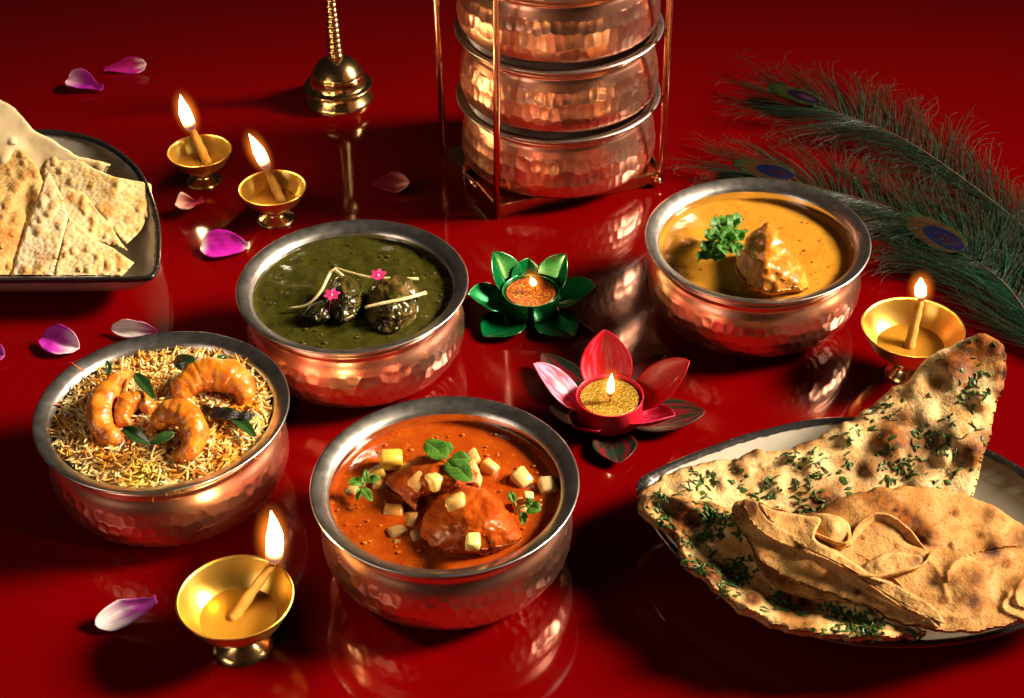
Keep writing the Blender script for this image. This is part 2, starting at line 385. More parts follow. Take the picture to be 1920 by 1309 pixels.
# ------------------------------------------------------------------ flames
def flame_mat(nm, st_):
    mt = bpy.data.materials.new(nm); mt.use_nodes = True; nt = mt.node_tree; N = nt.nodes; Lk = nt.links
    N.remove(N['Principled BSDF']); out = N['Material Output']
    at_ = N.new('ShaderNodeAttribute'); at_.attribute_name = 'col'      # R = height along flame
    sp = N.new('ShaderNodeSeparateColor'); Lk.new(at_.outputs['Color'], sp.inputs[0])
    cr = N.new('ShaderNodeValToRGB'); Lk.new(sp.outputs[0], cr.inputs[0]); e = cr.color_ramp.elements
    e[0].position = 0; e[0].color = (.12, .05, .12, 1); e[1].position = 1; e[1].color = (1, .52, .14, 1)
    for p_, c_ in ((.08, (.25, .12, .45, 1)), (.20, (.9, .30, .08, 1)), (.30, (1, .62, .22, 1)), (.5, (1, .74, .36, 1)), (.8, (1, .68, .28, 1))):
        x = e.new(p_); x.color = c_
    st = N.new('ShaderNodeValToRGB'); Lk.new(sp.outputs[0], st.inputs[0]); e = st.color_ramp.elements
    e[0].position = 0; e[0].color = (.001, .001, .001, 1); e[1].position = 1; e[1].color = (.5, .5, .5, 1)
    for p_, v_ in ((.08, .0006), (.18, .0035), (.27, .05), (.40, .6), (.55, 1), (.85, .8)): x = e.new(p_); x.color = (v_, v_, v_, 1)
    mu = N.new('ShaderNodeMath'); mu.operation = 'MULTIPLY'; mu.inputs[1].default_value = st_; Lk.new(st.outputs[0], mu.inputs[0])
    em = N.new('ShaderNodeEmission'); Lk.new(cr.outputs[0], em.inputs[0]); Lk.new(mu.outputs[0], em.inputs[1])
    e2 = N.new('ShaderNodeEmission'); e2.inputs[0].default_value = (1, .36, .05, 1); e2.inputs[1].default_value = 1.3      # thin cooler edge of the flame
    lw = N.new('ShaderNodeLayerWeight'); lw.inputs[0].default_value = .5; pw = N.new('ShaderNodeMath'); pw.operation = 'POWER'; pw.inputs[1].default_value = 3.5
    Lk.new(lw.outputs['Facing'], pw.inputs[0]); mx = N.new('ShaderNodeMixShader'); Lk.new(pw.outputs[0], mx.inputs[0]); Lk.new(em.outputs[0], mx.inputs[1]); Lk.new(e2.outputs[0], mx.inputs[2])
    Lk.new(mx.outputs[0], out.inputs[0])
    return mt
def halo_mat():  # emissive volume added round each flame to imitate bloom
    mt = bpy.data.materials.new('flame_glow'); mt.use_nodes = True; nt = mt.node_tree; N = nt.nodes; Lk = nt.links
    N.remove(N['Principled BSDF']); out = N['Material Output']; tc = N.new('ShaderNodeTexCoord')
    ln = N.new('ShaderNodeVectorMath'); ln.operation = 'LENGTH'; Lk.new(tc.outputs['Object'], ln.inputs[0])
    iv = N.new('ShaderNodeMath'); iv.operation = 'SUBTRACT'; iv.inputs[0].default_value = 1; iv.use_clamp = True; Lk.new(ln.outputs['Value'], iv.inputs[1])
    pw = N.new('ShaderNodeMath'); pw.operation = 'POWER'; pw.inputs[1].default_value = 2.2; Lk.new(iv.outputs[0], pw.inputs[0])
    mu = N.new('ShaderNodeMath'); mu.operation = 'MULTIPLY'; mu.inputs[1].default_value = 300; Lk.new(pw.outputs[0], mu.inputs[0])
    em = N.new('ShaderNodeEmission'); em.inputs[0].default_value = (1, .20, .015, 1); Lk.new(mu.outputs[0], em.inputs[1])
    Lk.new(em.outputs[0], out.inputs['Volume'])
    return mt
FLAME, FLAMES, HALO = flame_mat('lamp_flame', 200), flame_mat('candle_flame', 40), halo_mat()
def flame(parent, base, tip, wd, bend=0.0, fm=None):
    base = np.array(base); tip = np.array(tip); ax = tip-base; n = 26
    tt = np.linspace(0, 1, n); side = unit(np.cross(ax, V(0, 1, 0)))
    pts = base+ax*tt[:, None]+side*(np.sin(tt*np.pi)*bend)[:, None]
    rad = wd/2*np.clip(1.15*np.sin(np.pi*tt**.62)**.85, .03, 1)*(1-.25*tt)
    b = MB(); b.tube(pts, rad, 20, c=np.vstack([np.repeat(tt, 20)[:, None]*V(1, 1, 1), V(0, 0, 0), V(1, 1, 1)]))
    f = b.part('flame', fm or FLAME, parent)
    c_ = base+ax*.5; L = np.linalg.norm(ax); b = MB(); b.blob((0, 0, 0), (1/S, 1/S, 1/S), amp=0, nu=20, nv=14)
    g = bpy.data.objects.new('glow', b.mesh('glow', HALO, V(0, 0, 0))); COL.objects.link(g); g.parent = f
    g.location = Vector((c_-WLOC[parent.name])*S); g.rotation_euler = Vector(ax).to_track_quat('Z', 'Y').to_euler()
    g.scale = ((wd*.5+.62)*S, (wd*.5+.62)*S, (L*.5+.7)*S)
# ------------------------------------------------------------------ oil lamps
def oil_mat():
    mt = bpy.data.materials.new('lamp_oil'); mt.use_nodes = True; nt = mt.node_tree; N = nt.nodes; Lk = nt.links
    N.remove(N['Principled BSDF']); out = N['Material Output']
    tr = N.new('ShaderNodeBsdfTransparent'); tr.inputs[0].default_value = (1, .80, .38, 1)
    gl = N.new('ShaderNodeBsdfGlossy'); gl.inputs['Roughness'].default_value = .03
    fr = N.new('ShaderNodeFresnel'); fr.inputs[0].default_value = 1.55
    mx = N.new('ShaderNodeMixShader'); d2 = N.new('ShaderNodeBsdfDiffuse'); d2.inputs[0].default_value = (.9, .42, .04, 1)
    m2 = N.new('ShaderNodeMixShader'); m2.inputs[0].default_value = .42; Lk.new(tr.outputs[0], m2.inputs[1]); Lk.new(d2.outputs[0], m2.inputs[2])
    Lk.new(fr.outputs[0], mx.inputs[0]); Lk.new(m2.outputs[0], mx.inputs[1]); Lk.new(gl.outputs[0], mx.inputs[2])
    Lk.new(mx.outputs[0], out.inputs[0]); return mt
OIL = oil_mat()
WICK = mat('cotton_wick', (.80, .36, .05), .7, bump=[(.12, .8, .05)])
CHAR = mat('burnt_wick', (.012, .01, .01), .9)
def lamp(label, cx, cy_px, R, h, foot, wick_px, tip_px, fw_, oil=True, bend=0, zt=0.15, big=False):
    C = at(cx, cy_px, h); x, y = C[:2]
    t = thing('oil_lamp', label, 'oil lamp', (x, y, 0), 'lit brass oil lamps')
    k = R/3.0; hh = h; fz = h*.36
    b = MB(); b.lathe([(.45*k, fz), (1.0*k, fz+.12), (1.7*k, fz+.42*k), (2.35*k, fz+(hh-fz)*.45), (2.75*k, fz+(hh-fz)*.75), (R-.05, hh-.08), (R+.02, hh), (R, hh+.04), (R-.07, hh+.03),
                     (R-.14, hh-.1), (2.62*k, fz+(hh-fz)*.75), (2.2*k, fz+(hh-fz)*.5), (1.55*k, fz+.62*k), (.9*k, fz+.4*k), (.01, fz+.33*k)], 96, x, y); b.part('cup', BRASS, t)
    b = MB(); b.lathe([(.5*k, fz+.06), (.52*k, fz-.1), (.72*k, fz-.22), (.62*k, fz-.35), (.85*k, fz*.45), (foot*.86, fz*.25), (foot, .14), (foot+.02, .05), (foot-.05, 0), (.01, 0)], 72, x, y); b.part('foot', BRASSD, t)
    ozl = fz+(hh-fz)*.42; orad = 2.16*k
    if oil:
        b = MB(); b.lathe([(orad, ozl+.03), (orad*.97, ozl), (.01, ozl)], 64, x, y); b.part('oil', OIL, t)
    Wt = atY(*wick_px, y+zt)
    d0 = V(x, y, fz+.55*k) + V(min(.55, (x-Wt[0])*1.2) if not big else (x-Wt[0])*.25, -.3*k, .1)
    b = MB(); p = spline([d0, mixp(d0, Wt, .45)+V(0, 0, .05), mixp(d0, Wt, .85), Wt], 14)
    b.tube(p, np.linspace(*((.34*k, .17*k) if big else (.50*k, .30*k)), 14)*(1+.1*np.sin(np.arange(14)*2.1)), 12); b.part('wick', WICK, t)
    b = MB(); b.tube([mixp(d0, Wt, .97), Wt+V(0, 0, .12)], .19*k, 10); b.part('wick_tip', CHAR, t)
    T_ = atY(*tip_px, y+zt)
    flame(t, Wt+V(0, 0, .02), T_, fw_, bend)
lamp('brass lamp at back left, smaller pair, the farther one', 374, 283, 2.28, 2.55, 1.28, (361, 245), (338, 178), .95, bend=.10, zt=1.7)
lamp('brass lamp just behind the green gravy bowl', 511, 352, 2.32, 2.6, 1.3, (501, 318), (467, 252), .86, bend=-.06, zt=1.7)
lamp('brass lamp partly hidden by the raised tip of the naan', 1712, 613, 3.05, 3.55, 1.25, (1727, 560), (1727, 521), .75, zt=1.4, big=True, bend=.03)
lamp('brass lamp nearest the camera, with a tall flame', 441, 1119, 2.95, 3.55, 1.55, (512, 1056), (508, 958), .95, zt=2.1, big=True, bend=-.14)
bpy.context.view_layer.update()
#PART2
# ------------------------------------------------------------------ surfaces traced at their own height
def rbf_fit(pts):
    """thin-plate surface through (x, y, z) controls"""
    p = np.asarray(pts, float); X = p[:, :2]/100; n = len(p)
    d = np.linalg.norm(X[:, None]-X[None], axis=2); K = np.where(d > 0, d*d*np.log(d+1e-9), 0)+np.eye(n)*1e-3
    A = np.zeros((n+3, n+3)); A[:n, :n] = K; A[:n, n] = 1; A[:n, n+1:] = X; A[n:, :n] = A[:n, n:].T
    w_ = np.linalg.solve(A, np.concatenate([p[:, 2], np.zeros(3)]))
    def f(x, y):
        Q = np.stack([np.ravel(x), np.ravel(y)], 1)/100; d = np.linalg.norm(Q[:, None]-X[None], axis=2)
        r = np.where(d > 0, d*d*np.log(d+1e-9), 0)@w_[:n]+w_[n]+Q@w_[n+1:]
        return r.reshape(np.shape(x))
    return f
def seg_dist(Q, poly, closed=True):
    """distance, sign (left of the line) and position along a polyline"""
    A = np.asarray(poly, float); Bp = np.roll(A, -1, 0) if closed else A[1:]; A = A if closed else A[:-1]
    best = np.full(len(Q), 1e9); sg = np.ones(len(Q)); pos = np.zeros(len(Q))
    for i, (a, c) in enumerate(zip(A, Bp)):
        e = c-a; h = np.clip(((Q-a)@e)/(e@e+1e-9), 0, 1); D = Q-(a+h[:, None]*e); d = np.hypot(D[:, 0], D[:, 1])
        w_ = d < best; best = np.where(w_, d, best); sg = np.where(w_, np.sign(e[0]*(Q[:, 1]-a[1])-e[1]*(Q[:, 0]-a[0])), sg); pos = np.where(w_, (i+h)/len(A), pos)
    return best, sg, pos
def sheet(outline, ctrl, thick=.3, edge=10, step=5, height=None, colf=None, smooth=True, rag=0, seed=0, under=1.0, floor=None):
    """closed puffy slab: outline in photo pixels, ctrl = (x, y, z) heights in cm; height(x, y, edge distance) adds relief"""
    o = np.asarray(outline, float)
    if smooth: o = cspline(o, 30*len(o))
    d = np.concatenate([[0], np.cumsum(np.linalg.norm(np.diff(np.vstack([o, o[:1]]), axis=0), axis=1))]); n = int(d[-1]/step)
    tt = np.linspace(0, d[-1], n, endpoint=False); oo = np.vstack([o, o[:1]])
    o = np.stack([np.interp(tt, d, oo[:, 0]), np.interp(tt, d, oo[:, 1])], 1)
    if rag:
        q = np.stack([o[:, 0]*.035, o[:, 1]*.035, np.full(n, seed*3.1)], 1); o = o+rag*np.stack([fbm(q), fbm(q+9)], 1)
    g = []
    x0, y0 = o.min(0); x1, y1 = o.max(0)
    ys = np.arange(y0, y1, step*.87)
    for k, y in enumerate(ys):
        xs = np.arange(x0+(k % 2)*step/2, x1, step); g.append(np.stack([xs, np.full(len(xs), y)], 1))
    g = np.vstack(g)
    # keep inside points
    ins = np.zeros(len(g), bool); A = o; Bp = np.roll(o, -1, 0)
    for a, c in zip(A, Bp):
        cr = (a[1] > g[:, 1]) != (c[1] > g[:, 1])
        with np.errstate(divide='ignore', invalid='ignore'):
            xi = (c[0]-a[0])*(g[:, 1]-a[1])/(c[1]-a[1])+a[0]
        ins ^= cr & (g[:, 0] < xi)
    g = g[ins]; dist, _, _ = seg_dist(g, o); g = g[dist > step*.55]; dist = dist[dist > step*.55]
    Q = np.vstack([o, g]); D = np.concatenate([np.zeros(n), dist])
    r = delaunay_2d_cdt([Vector(q) for q in Q], [(i, (i+1) % n) for i in range(n)], [], 1, 1e-6)
    vs = np.array([list(v_) for v_ in r[0]]); F = np.array([f for f in r[2] if len(f) == 3])
    orig = np.array([q[0] if len(q) else 0 for q in r[3]]); Dd = D[orig]
    f = rbf_fit(ctrl); base = f(vs[:, 0], vs[:, 1])
    prof = np.sqrt(np.clip(1-(1-np.clip(Dd/edge, 0, 1))**2, 0, 1))
    top = base+thick*prof
    if height is not None: top = top+height(vs[:, 0], vs[:, 1], Dd)
    bot = base-thick*prof*.5*under
    PT = at(vs[:, 0], vs[:, 1], top)
    # bottom sits straight below the base surface
    PB = at(vs[:, 0], vs[:, 1], base); PB[:, 2] = bot if floor is None else floor; bd = orig < n
    PT[bd] = at(vs[bd, 0], vs[bd, 1], base[bd]+(height(vs[bd, 0], vs[bd, 1], Dd[bd]) if height is not None else 0)); PB[bd] = PT[bd]-V(0, 0, .01)
    if floor is not None: PB[bd, 2] = floor
    # orientation
    a, b_, c = PT[F[:, 0]], PT[F[:, 1]], PT[F[:, 2]]
    flip = np.cross(b_-a, c-a)[:, 2] < 0; F[flip] = F[flip][:, ::-1]
    m = MB(); k = len(vs); C = None
    if colf is not None:
        ct = colf(vs[:, 0], vs[:, 1], Dd, top-base); C = np.vstack([ct, ct])
    be = np.array([i for i in range(k) if bd[i]])
    order = np.argsort(orig[be]); be = be[order]
    side = np.array([[be[i], be[(i+1) % len(be)], be[(i+1) % len(be)]+k, be[i]+k] for i in range(len(be))])
    m.add(np.vstack([PT, PB]), [F, F[:, ::-1]+k, side], C)
    N = np.zeros_like(PT); nn = np.cross(PT[F[:, 1]]-PT[F[:, 0]], PT[F[:, 2]]-PT[F[:, 0]])
    for j in range(3): np.add.at(N, F[:, j], nn)
    N /= np.linalg.norm(N, axis=1)[:, None]+1e-12
    m.samp = (vs, PT, N, Dd); return m
def bumps(lst):
    """sum of round puffs (x, y, r, h)"""
    def f(x, y):
        r = 0
        for (a, b_, rr, h) in lst: r = r+h*np.exp(-(((x-a)**2+(y-b_)**2)/(rr*rr))**1.4)
        return r
    return f
def lerp(a, b_, t): return np.asarray(a)+(np.asarray(b_)-np.asarray(a))*np.asarray(t)[..., None]

def leafy(m, P0, P1, wd, nrm, sag=0.0, cup=.0, fold=0.0, tipw=.8, n=14, k=8, col=None, serr=0.0, start=.12, wave=0, peak=.45, twist=0):
    """leaf or petal between two points; nrm = rough facing direction"""
    P0, P1 = np.array(P0, float), np.array(P1, float); ax = P1-P0; L = np.linalg.norm(ax); T = ax/L
    nrm = unit(np.array(nrm, float)-T*np.dot(nrm, T)); sd = np.cross(T, nrm)
    t = np.linspace(0, 1, n); s_ = np.linspace(-1, 1, 2*k+1)
    e1 = np.log(.5)/np.log(peak); wv = np.sin(np.pi*t**e1)**tipw; wv = np.maximum(wv, start*(1-t)); wv[-1] = 0.001
    if serr: wv = wv*(1+serr*np.sin(np.arange(n)*2*np.pi/3.6))
    tw = twist*t
    SD = sd*np.cos(tw)[:, None]+nrm*np.sin(tw)[:, None]; NR = nrm*np.cos(tw)[:, None]-sd*np.sin(tw)[:, None]
    P = P0+ax*t[:, None, None]
    P = P+SD[:, None]*(wd/2*wv)[:, None, None]*s_[None, :, None]
    off = sag*np.sin(np.pi*t)[:, None]+cup*(s_**2)[None]*wv[:, None]+fold*np.abs(s_)[None]*wv[:, None]+wave*np.sin(t*9+s_[None].T.T[0, 0])[:, None]*s_[None]
    P = P+NR[:, None]*off[..., None]
    C = None
    if col is not None:
        tg, sg = np.meshgrid(t, s_, indexing='ij'); C = col(tg, sg)
    m.grid(P, c=C); return P

# ------------------------------------------------------------------ gravies
def gravy(key, z, R, name, mt, label, colf=None, humps=(), seed=0, ring=.0, nr=60, na=160, cat='curry', amp=.035):
    cx, cy_ = BOWLS[key]; r = np.linspace(0, 1, nr)**.8*R; a = np.linspace(0, 2*np.pi, na, endpoint=False)
    X = cx+r[:, None]*np.cos(a); Y = cy_+r[:, None]*np.sin(a); Z = np.full(X.shape, float(z))
    Z += amp*fbm(np.stack([X*.8, Y*.8, X*0+seed], -1), 3)
    for (px, py, rr, h) in humps:
        q = at(px, py, z); Z += h*np.exp(-((X-q[0])**2+(Y-q[1])**2)/(rr*rr))
    Z += .10*sstep(R-.25, R, r)[:, None]
    m = MB(); P = np.stack([X, Y, Z], -1)
    m.grid(P, cv=True, c=None if colf is None else colf(P))
    m.lathe([(R, z), (R*.95, z-.6), (R*.8, z-1.6), (.01, z-2)][:1]+[(R, z), (R*.9, z-1.2), (.01, z-1.5)], na, cx, cy_, c=None if colf is None else colf(P[:1, :1]).reshape(-1)[:3])
    return m.solo(name, mt, label, cat, org=(cx, cy_, z))
G_ORANGE = mat('orange_gravy', (.33, .046, .003), .16, spec=.4, var=[(1.4, (.44, .085, .005), .45, .7, .7), (.16, (.20, .018, .002), .6, .68, .8), (.5, (.50, .15, .008), .6, .72, .6), (2.5, (.30, .035, .003), .5, .7, .5)], bump=[(.35, .4, .03), (.1, .35, .02), (1.4, .5, .1)], rvar=(.5, .08, .26))
G_GREEN = mat('green_gravy', (.034, .031, .004), .16, var=[(.5, (.062, .052, .006), .45, .7, .8), (.12, (.03, .045, .004), .5, .65, .7), (.35, (.10, .035, .008), .66, .74, .6), (1.6, (.04, .035, .004), .45, .7, .7)], bump=[(.25, .5, .04), (.1, .45, .02), (1.1, .7, .12)], rvar=(.3, .06, .3))
G_YELL = mat('yellow_gravy', (.52, .235, .022), .14, var=[(1.8, (.56, .25, .018), .45, .7, .6), (.14, (.28, .08, .01), .64, .70, .8), (2.2, (.44, .15, .01), .5, .7, .5)], bump=[(.6, .3, .04), (.12, .25, .015), (1.6, .5, .1)], rvar=(.6, .07, .2))
gravy('makhani', 4.55, 6.05, 'orange_curry', G_ORANGE, 'smooth orange gravy filling the front copper bowl', humps=[(800, 880, 1.3, .25), (880, 990, 1.6, .2), (690, 870, .7, .25), (740, 975, .8, .12)], seed=1)
gravy('saag', 4.80, 6.04, 'green_curry', G_GREEN, 'dark green spinach gravy in the back left copper bowl', humps=[(640, 560, 1.0, .2), (735, 570, 1.3, .25), (580, 545, .8, .18), (545, 560, .7, .12)], seed=2, amp=.10)
gravy('korma', 4.55, 6.05, 'yellow_curry', G_YELL, 'glossy yellow gravy in the right copper bowl', humps=[(1300, 470, 1.1, .5), (1290, 440, 1.2, .3), (1450, 520, 1.8, .25)], seed=3)

# chunks in the gravies -------------------------------------------------
def colmix(A, Bc, fr, lo, hi, seed=0):
    def f(P, D):
        t = sstep(lo, hi, fbm(P*fr+seed, 3)); return lerp(A, Bc, t).reshape(-1, 3)
    return f
CH_OR = mat('coated_chicken', rough=.24, spec=.25, attr=True, var=[(.15, (.56, .15, .012), .6, .75, .5), (.3, (.26, .028, .003), .55, .75, .5)], bump=[(.25, .35, .04), (.08, .25, .012)], rvar=(.2, .16, .45))
def chunk(name, mt, px, py, z, rad, rot, label, cat, amp=.2, fr=.7, seed=0, colf=None, group=None, fold=.1, shape=.85, nu=64, nv=44):
    m = MB(); m.blob(at(px, py, z), rad, rot, amp, fr, seed, nu, nv, colf, shape, fold)
    return m.solo(name, mt, label, cat, group)
def lump(name, mt, out, ctrl, puffs, colA, colB, seed, label, cat, group=None, amp=.16, floor=3.9, edge=14, thick=.35, fr=.05):
    def hf(x, y, D):
        r = amp*fbm(np.stack([x*fr, y*fr, x*0+seed], -1), 5, .55)-amp*.8*np.abs(noise(np.stack([x*fr*.7, y*fr*1.1, x*0+seed+3], -1)))
        for (a, b_, rr, h) in puffs: r = r+.5*h*np.exp(-(((x-a)**2+(y-b_)**2)/(rr*rr)))
        return r*sstep(0, 10, D)
    def cf(x, y, D, h): return lerp(colA, colB, sstep(-.25, .5, fbm(np.stack([x*.04, y*.04, x*0+seed+2], -1), 4)))
    m = sheet(out, ctrl, thick, edge, 3.0, hf, cf, rag=5, seed=seed, floor=floor)
    return m.solo(name, mt, label, cat, group)
lump('chicken_piece', CH_OR, [(722, 905), (745, 880), (780, 858), (820, 850), (860, 862), (890, 880), (900, 900), (870, 915), (830, 925), (790, 935), (775, 958), (755, 940), (735, 922)],
     [(722, 905, 4.8), (780, 858, 5.6), (860, 862, 5.7), (900, 895, 5.3), (800, 900, 5.9), (845, 905, 5.9), (775, 955, 4.6), (830, 930, 5.0), (740, 925, 4.7)], [(780, 895, 22, .25), (850, 885, 20, .2), (765, 920, 12, .15)],
     (.34, .045, .003), (.46, .10, .006), 11, 'gravy coated chicken piece behind, touching two pale cubes and the mint', 'chicken', 'chicken pieces in orange gravy', amp=.06)
lump('chicken_piece', CH_OR, [(790, 985), (805, 950), (835, 925), (880, 912), (925, 925), (955, 955), (972, 990), (975, 1010), (950, 1030), (905, 1040), (860, 1042), (815, 1030), (792, 1010)],
     [(790, 985, 4.8), (835, 925, 5.5), (880, 912, 5.9), (925, 925, 5.8), (955, 955, 5.6), (975, 1005, 4.8), (905, 1040, 4.6), (815, 1030, 4.6), (880, 965, 6.2), (920, 985, 6.0), (840, 985, 5.7), (890, 1015, 5.4)], [(855, 945, 26, .2), (930, 960, 22, .25), (950, 1000, 16, .2), (900, 950, 10, -.25), (885, 1000, 22, .15)],
     (.34, .046, .003), (.46, .09, .006), 12, 'largest chicken piece, in front, with a pale cube on its lower right', 'chicken', 'chicken pieces in orange gravy', amp=.06)
CH_GR = mat('green_chicken', rough=.22, attr=True, var=[(.16, (.30, .17, .05), .60, .72, .6), (.3, (.03, .032, .004), .46, .6, .7)], bump=[(.2, .4, .03), (.08, .3, .015)], rvar=(.25, .1, .3))
lump('meat_piece', CH_GR, [(612, 545), (632, 520), (662, 517), (680, 538), (678, 572), (664, 598), (640, 608), (618, 590), (608, 566)], [(618, 545, 5.6), (645, 522, 6.2), (672, 540, 5.9), (665, 580, 5.2), (635, 600, 4.9), (645, 555, 6.2), (615, 575, 5.0)],
     [(645, 545, 14, .2)], (.030, .028, .004), (.12, .075, .018), 21, 'dark meat piece under the left ends of the ginger strips', 'meat', 'meat pieces in green gravy', amp=.13, floor=4.3, edge=12, fr=.06)
lump('meat_piece', CH_GR, [(688, 545), (704, 521), (740, 516), (774, 526), (786, 552), (780, 582), (754, 610), (730, 628), (700, 620), (682, 588)], [(695, 545, 5.6), (720, 522, 6.1), (768, 530, 6.0), (776, 560, 5.5), (728, 620, 4.8), (690, 590, 4.9), (735, 560, 6.1), (730, 590, 5.5)],
     [(745, 545, 14, .15), (725, 575, 14, .15)], (.034, .030, .005), (.15, .09, .022), 22, 'larger meat piece crossed by a straight ginger strip', 'meat', 'meat pieces in green gravy', amp=.13, floor=4.3, edge=12, fr=.06)
lump('meat_piece', CH_GR, [(562, 592), (580, 572), (605, 560), (618, 575), (622, 598), (600, 606), (575, 603)], [(562, 592, 4.9), (605, 560, 5.6), (620, 590, 5.1), (600, 606, 4.8), (592, 585, 5.4)],
     [], (.012, .014, .004), (.05, .045, .01), 23, 'small dark meat piece low at the left of the others', 'meat', 'meat pieces in green gravy', amp=.12, floor=4.3, edge=10, fr=.06)
CH_YL = mat('golden_chicken', rough=.3, spec=.3, attr=True, var=[(.35, (.64, .36, .08), .52, .7, .7), (.3, (.32, .09, .010), .60, .75, .7)], bump=[(.3, .45, .06), (.10, .3, .02)], sss=.1, sssr=(1, .4, .1), rvar=(.2, .15, .45))
lump('chicken_piece', CH_YL, [(1385, 478), (1398, 448), (1420, 428), (1438, 417), (1452, 428), (1470, 448), (1488, 472), (1502, 500), (1515, 530), (1510, 546), (1480, 552), (1440, 553), (1405, 545), (1392, 520), (1380, 500)],
     [(1385, 478, 5.2), (1420, 428, 6.5), (1438, 417, 7.0), (1455, 430, 6.8), (1488, 472, 6.0), (1515, 530, 4.8), (1480, 552, 4.7), (1405, 545, 4.7), (1440, 480, 6.5), (1470, 510, 5.9), (1420, 510, 5.9), (1450, 535, 5.4)],
     [(1440, 450, 16, .2), (1460, 480, 12, -.25), (1430, 490, 14, .25), (1480, 510, 14, .2), (1450, 515, 10, -.2), (1415, 525, 16, .2), (1495, 530, 10, .15)],
     (.42, .13, .008), (.58, .26, .03), 31, 'craggy golden chicken piece rising from the yellow gravy', 'chicken', amp=.09, fr=.035, edge=12)

# pale cubes --------------------------------------------------------------
CUBE = mat('yellow_cube', (.72, .46, .10), .3, attr=True, bump=[(.25, .35, .05)], sss=.4, sssr=(1, .7, .25), sscale=.4, rvar=(.3, .2, .4))
cubes = [(733, 862, .62, 5.2, 0, (.76, .50, .06), 'largest yellow cube, at the upper left near the rim'),
 (708, 885, .52, 4.9, 1, (.62, .36, .05), 'yellow cube leaning against the largest cube'),
 (785, 905, .50, 5.9, 1, (.72, .36, .12), 'peach coloured cube left of the bright cube on the rear chicken piece'),
 (815, 904, .55, 6.05, 0, (.86, .66, .18), 'bright yellow cube at the middle of the rear chicken piece'),
 (886, 858, .42, 5.3, 1, (.74, .48, .16), 'cube just right of the rear mint leaf pair'),
 (885, 882, .45, 5.3, 2, (.74, .46, .16), 'cube touching the right edge of the front mint leaf'),
 (893, 902, .30, 5.4, 0, (.80, .55, .2), 'tiny cube below the front mint leaf'),
 (918, 878, .42, 5.0, 1, (.74, .42, .14), 'lone cube behind the large chicken piece'),
 (978, 898, .55, 5.0, 2, (.82, .60, .2), 'yellow cube floating at the right of the orange gravy'),
 (1026, 911, .48, 5.0, 0, (.66, .48, .2), 'cube against the right inner wall of the bowl'),
 (856, 945, .55, 6.25, 1, (.80, .50, .15), 'cube on top of the large chicken piece'),
 (887, 1016, .50, 6.0, 0, (.88, .72, .24), 'pale upright cube on the front slope of the large chicken piece'),
 (740, 962, .55, 4.75, 1, (.56, .24, .05), 'orange stained cube left of the dark gap between chicken pieces'),
 (772, 980, .42, 4.70, 2, (.46, .22, .06), 'half sunk cube left of the large chicken piece'),
 (745, 1004, .50, 4.62, 0, (.44, .24, .08), 'flat sunk cube in the lower left gravy'),
 (786, 1010, .45, 4.68, 1, (.46, .26, .09), 'sunk cube beside the lower left edge of the large chicken piece'),
 (748, 1025, .36, 4.60, 2, (.46, .25, .08), 'lowest sunk cube, nearest the front rim'),
 (660, 922, .38, 4.8, 0, (.60, .36, .1), 'small cube under the left mint sprig'),
 (712, 912, .36, 4.85, 2, (.62, .36, .1), 'small cube right of the left mint sprig'),
 (975, 948, .50, 5.1, 1, (.78, .55, .18), 'cube under the right mint sprig'),
 (990, 932, .32, 5.4, 0, (.82, .60, .24), 'small cube behind the right mint sprig')]
for i, (px, py, sz, z, k, c, lb) in enumerate(cubes):
    R3 = np.array(Matrix.Rotation([.2, .9, 1.4][k]+i*.7, 3, 'Z')@Matrix.Rotation([.15, -.3, .4][k], 3, 'X')@Matrix.Rotation([.1, .35, -.2][i % 3], 3, 'Y'))
    z = z-.34 if z < 5.15 else z
    m = MB(); q = RNG.uniform(.75, 1.2, 3); cc = at(px, py, z)
    m.box(cc, R3[:, 0]*sz*q[0]*.9, R3[:, 1]*sz*q[1]*.9, R3[:, 2]*sz*q[2]*.75, bev=sz*.2, col=c)
    for a_ in m.v: a_ += .07*np.stack([noise(a_*2.1), noise(a_*2.1+9), noise(a_*2.1+20)], -1)
    m.solo('yellow_cube', CUBE, lb, 'food cube', 'yellow cubes in orange gravy', flat=False)
    o = bpy.data.objects[-1] if False else None

BEAD = mat('oil_bead', (.55, .14, .006), .06, spec=.6, coat=.6)
def beads(key, z, n, seed, label, mt, rmin=.04, rmax=.16):
    rg = np.random.default_rng(seed); cx, cy_ = BOWLS[key]; m = MB()
    for _ in range(n):
        r = 5.7*math.sqrt(rg.uniform(.05, 1)); a = rg.uniform(0, 6.28); q = rg.uniform(rmin, rmax)*(.6 if rg.uniform() < .6 else 1)
        m.blob((cx+r*math.cos(a), cy_+r*math.sin(a), z+.045), (q, q*rg.uniform(.7, 1), .016), amp=.1, nu=10, nv=6, seed=_)
    m.solo('oil_beads', mt, label, 'oil', kind='stuff')
beads('makhani', 4.58, 130, 71, 'small red oil beads floating on the orange gravy', BEAD)
beads('saag', 4.83, 150, 72, 'dark oil beads floating on the green gravy', mat('green_oil', (.09, .06, .004), .06, spec=.6, coat=.6))
beads('korma', 4.58, 130, 73, 'tiny orange oil specks on the yellow gravy', mat('amber_oil', (.50, .15, .008), .08, spec=.6), .025, .09)
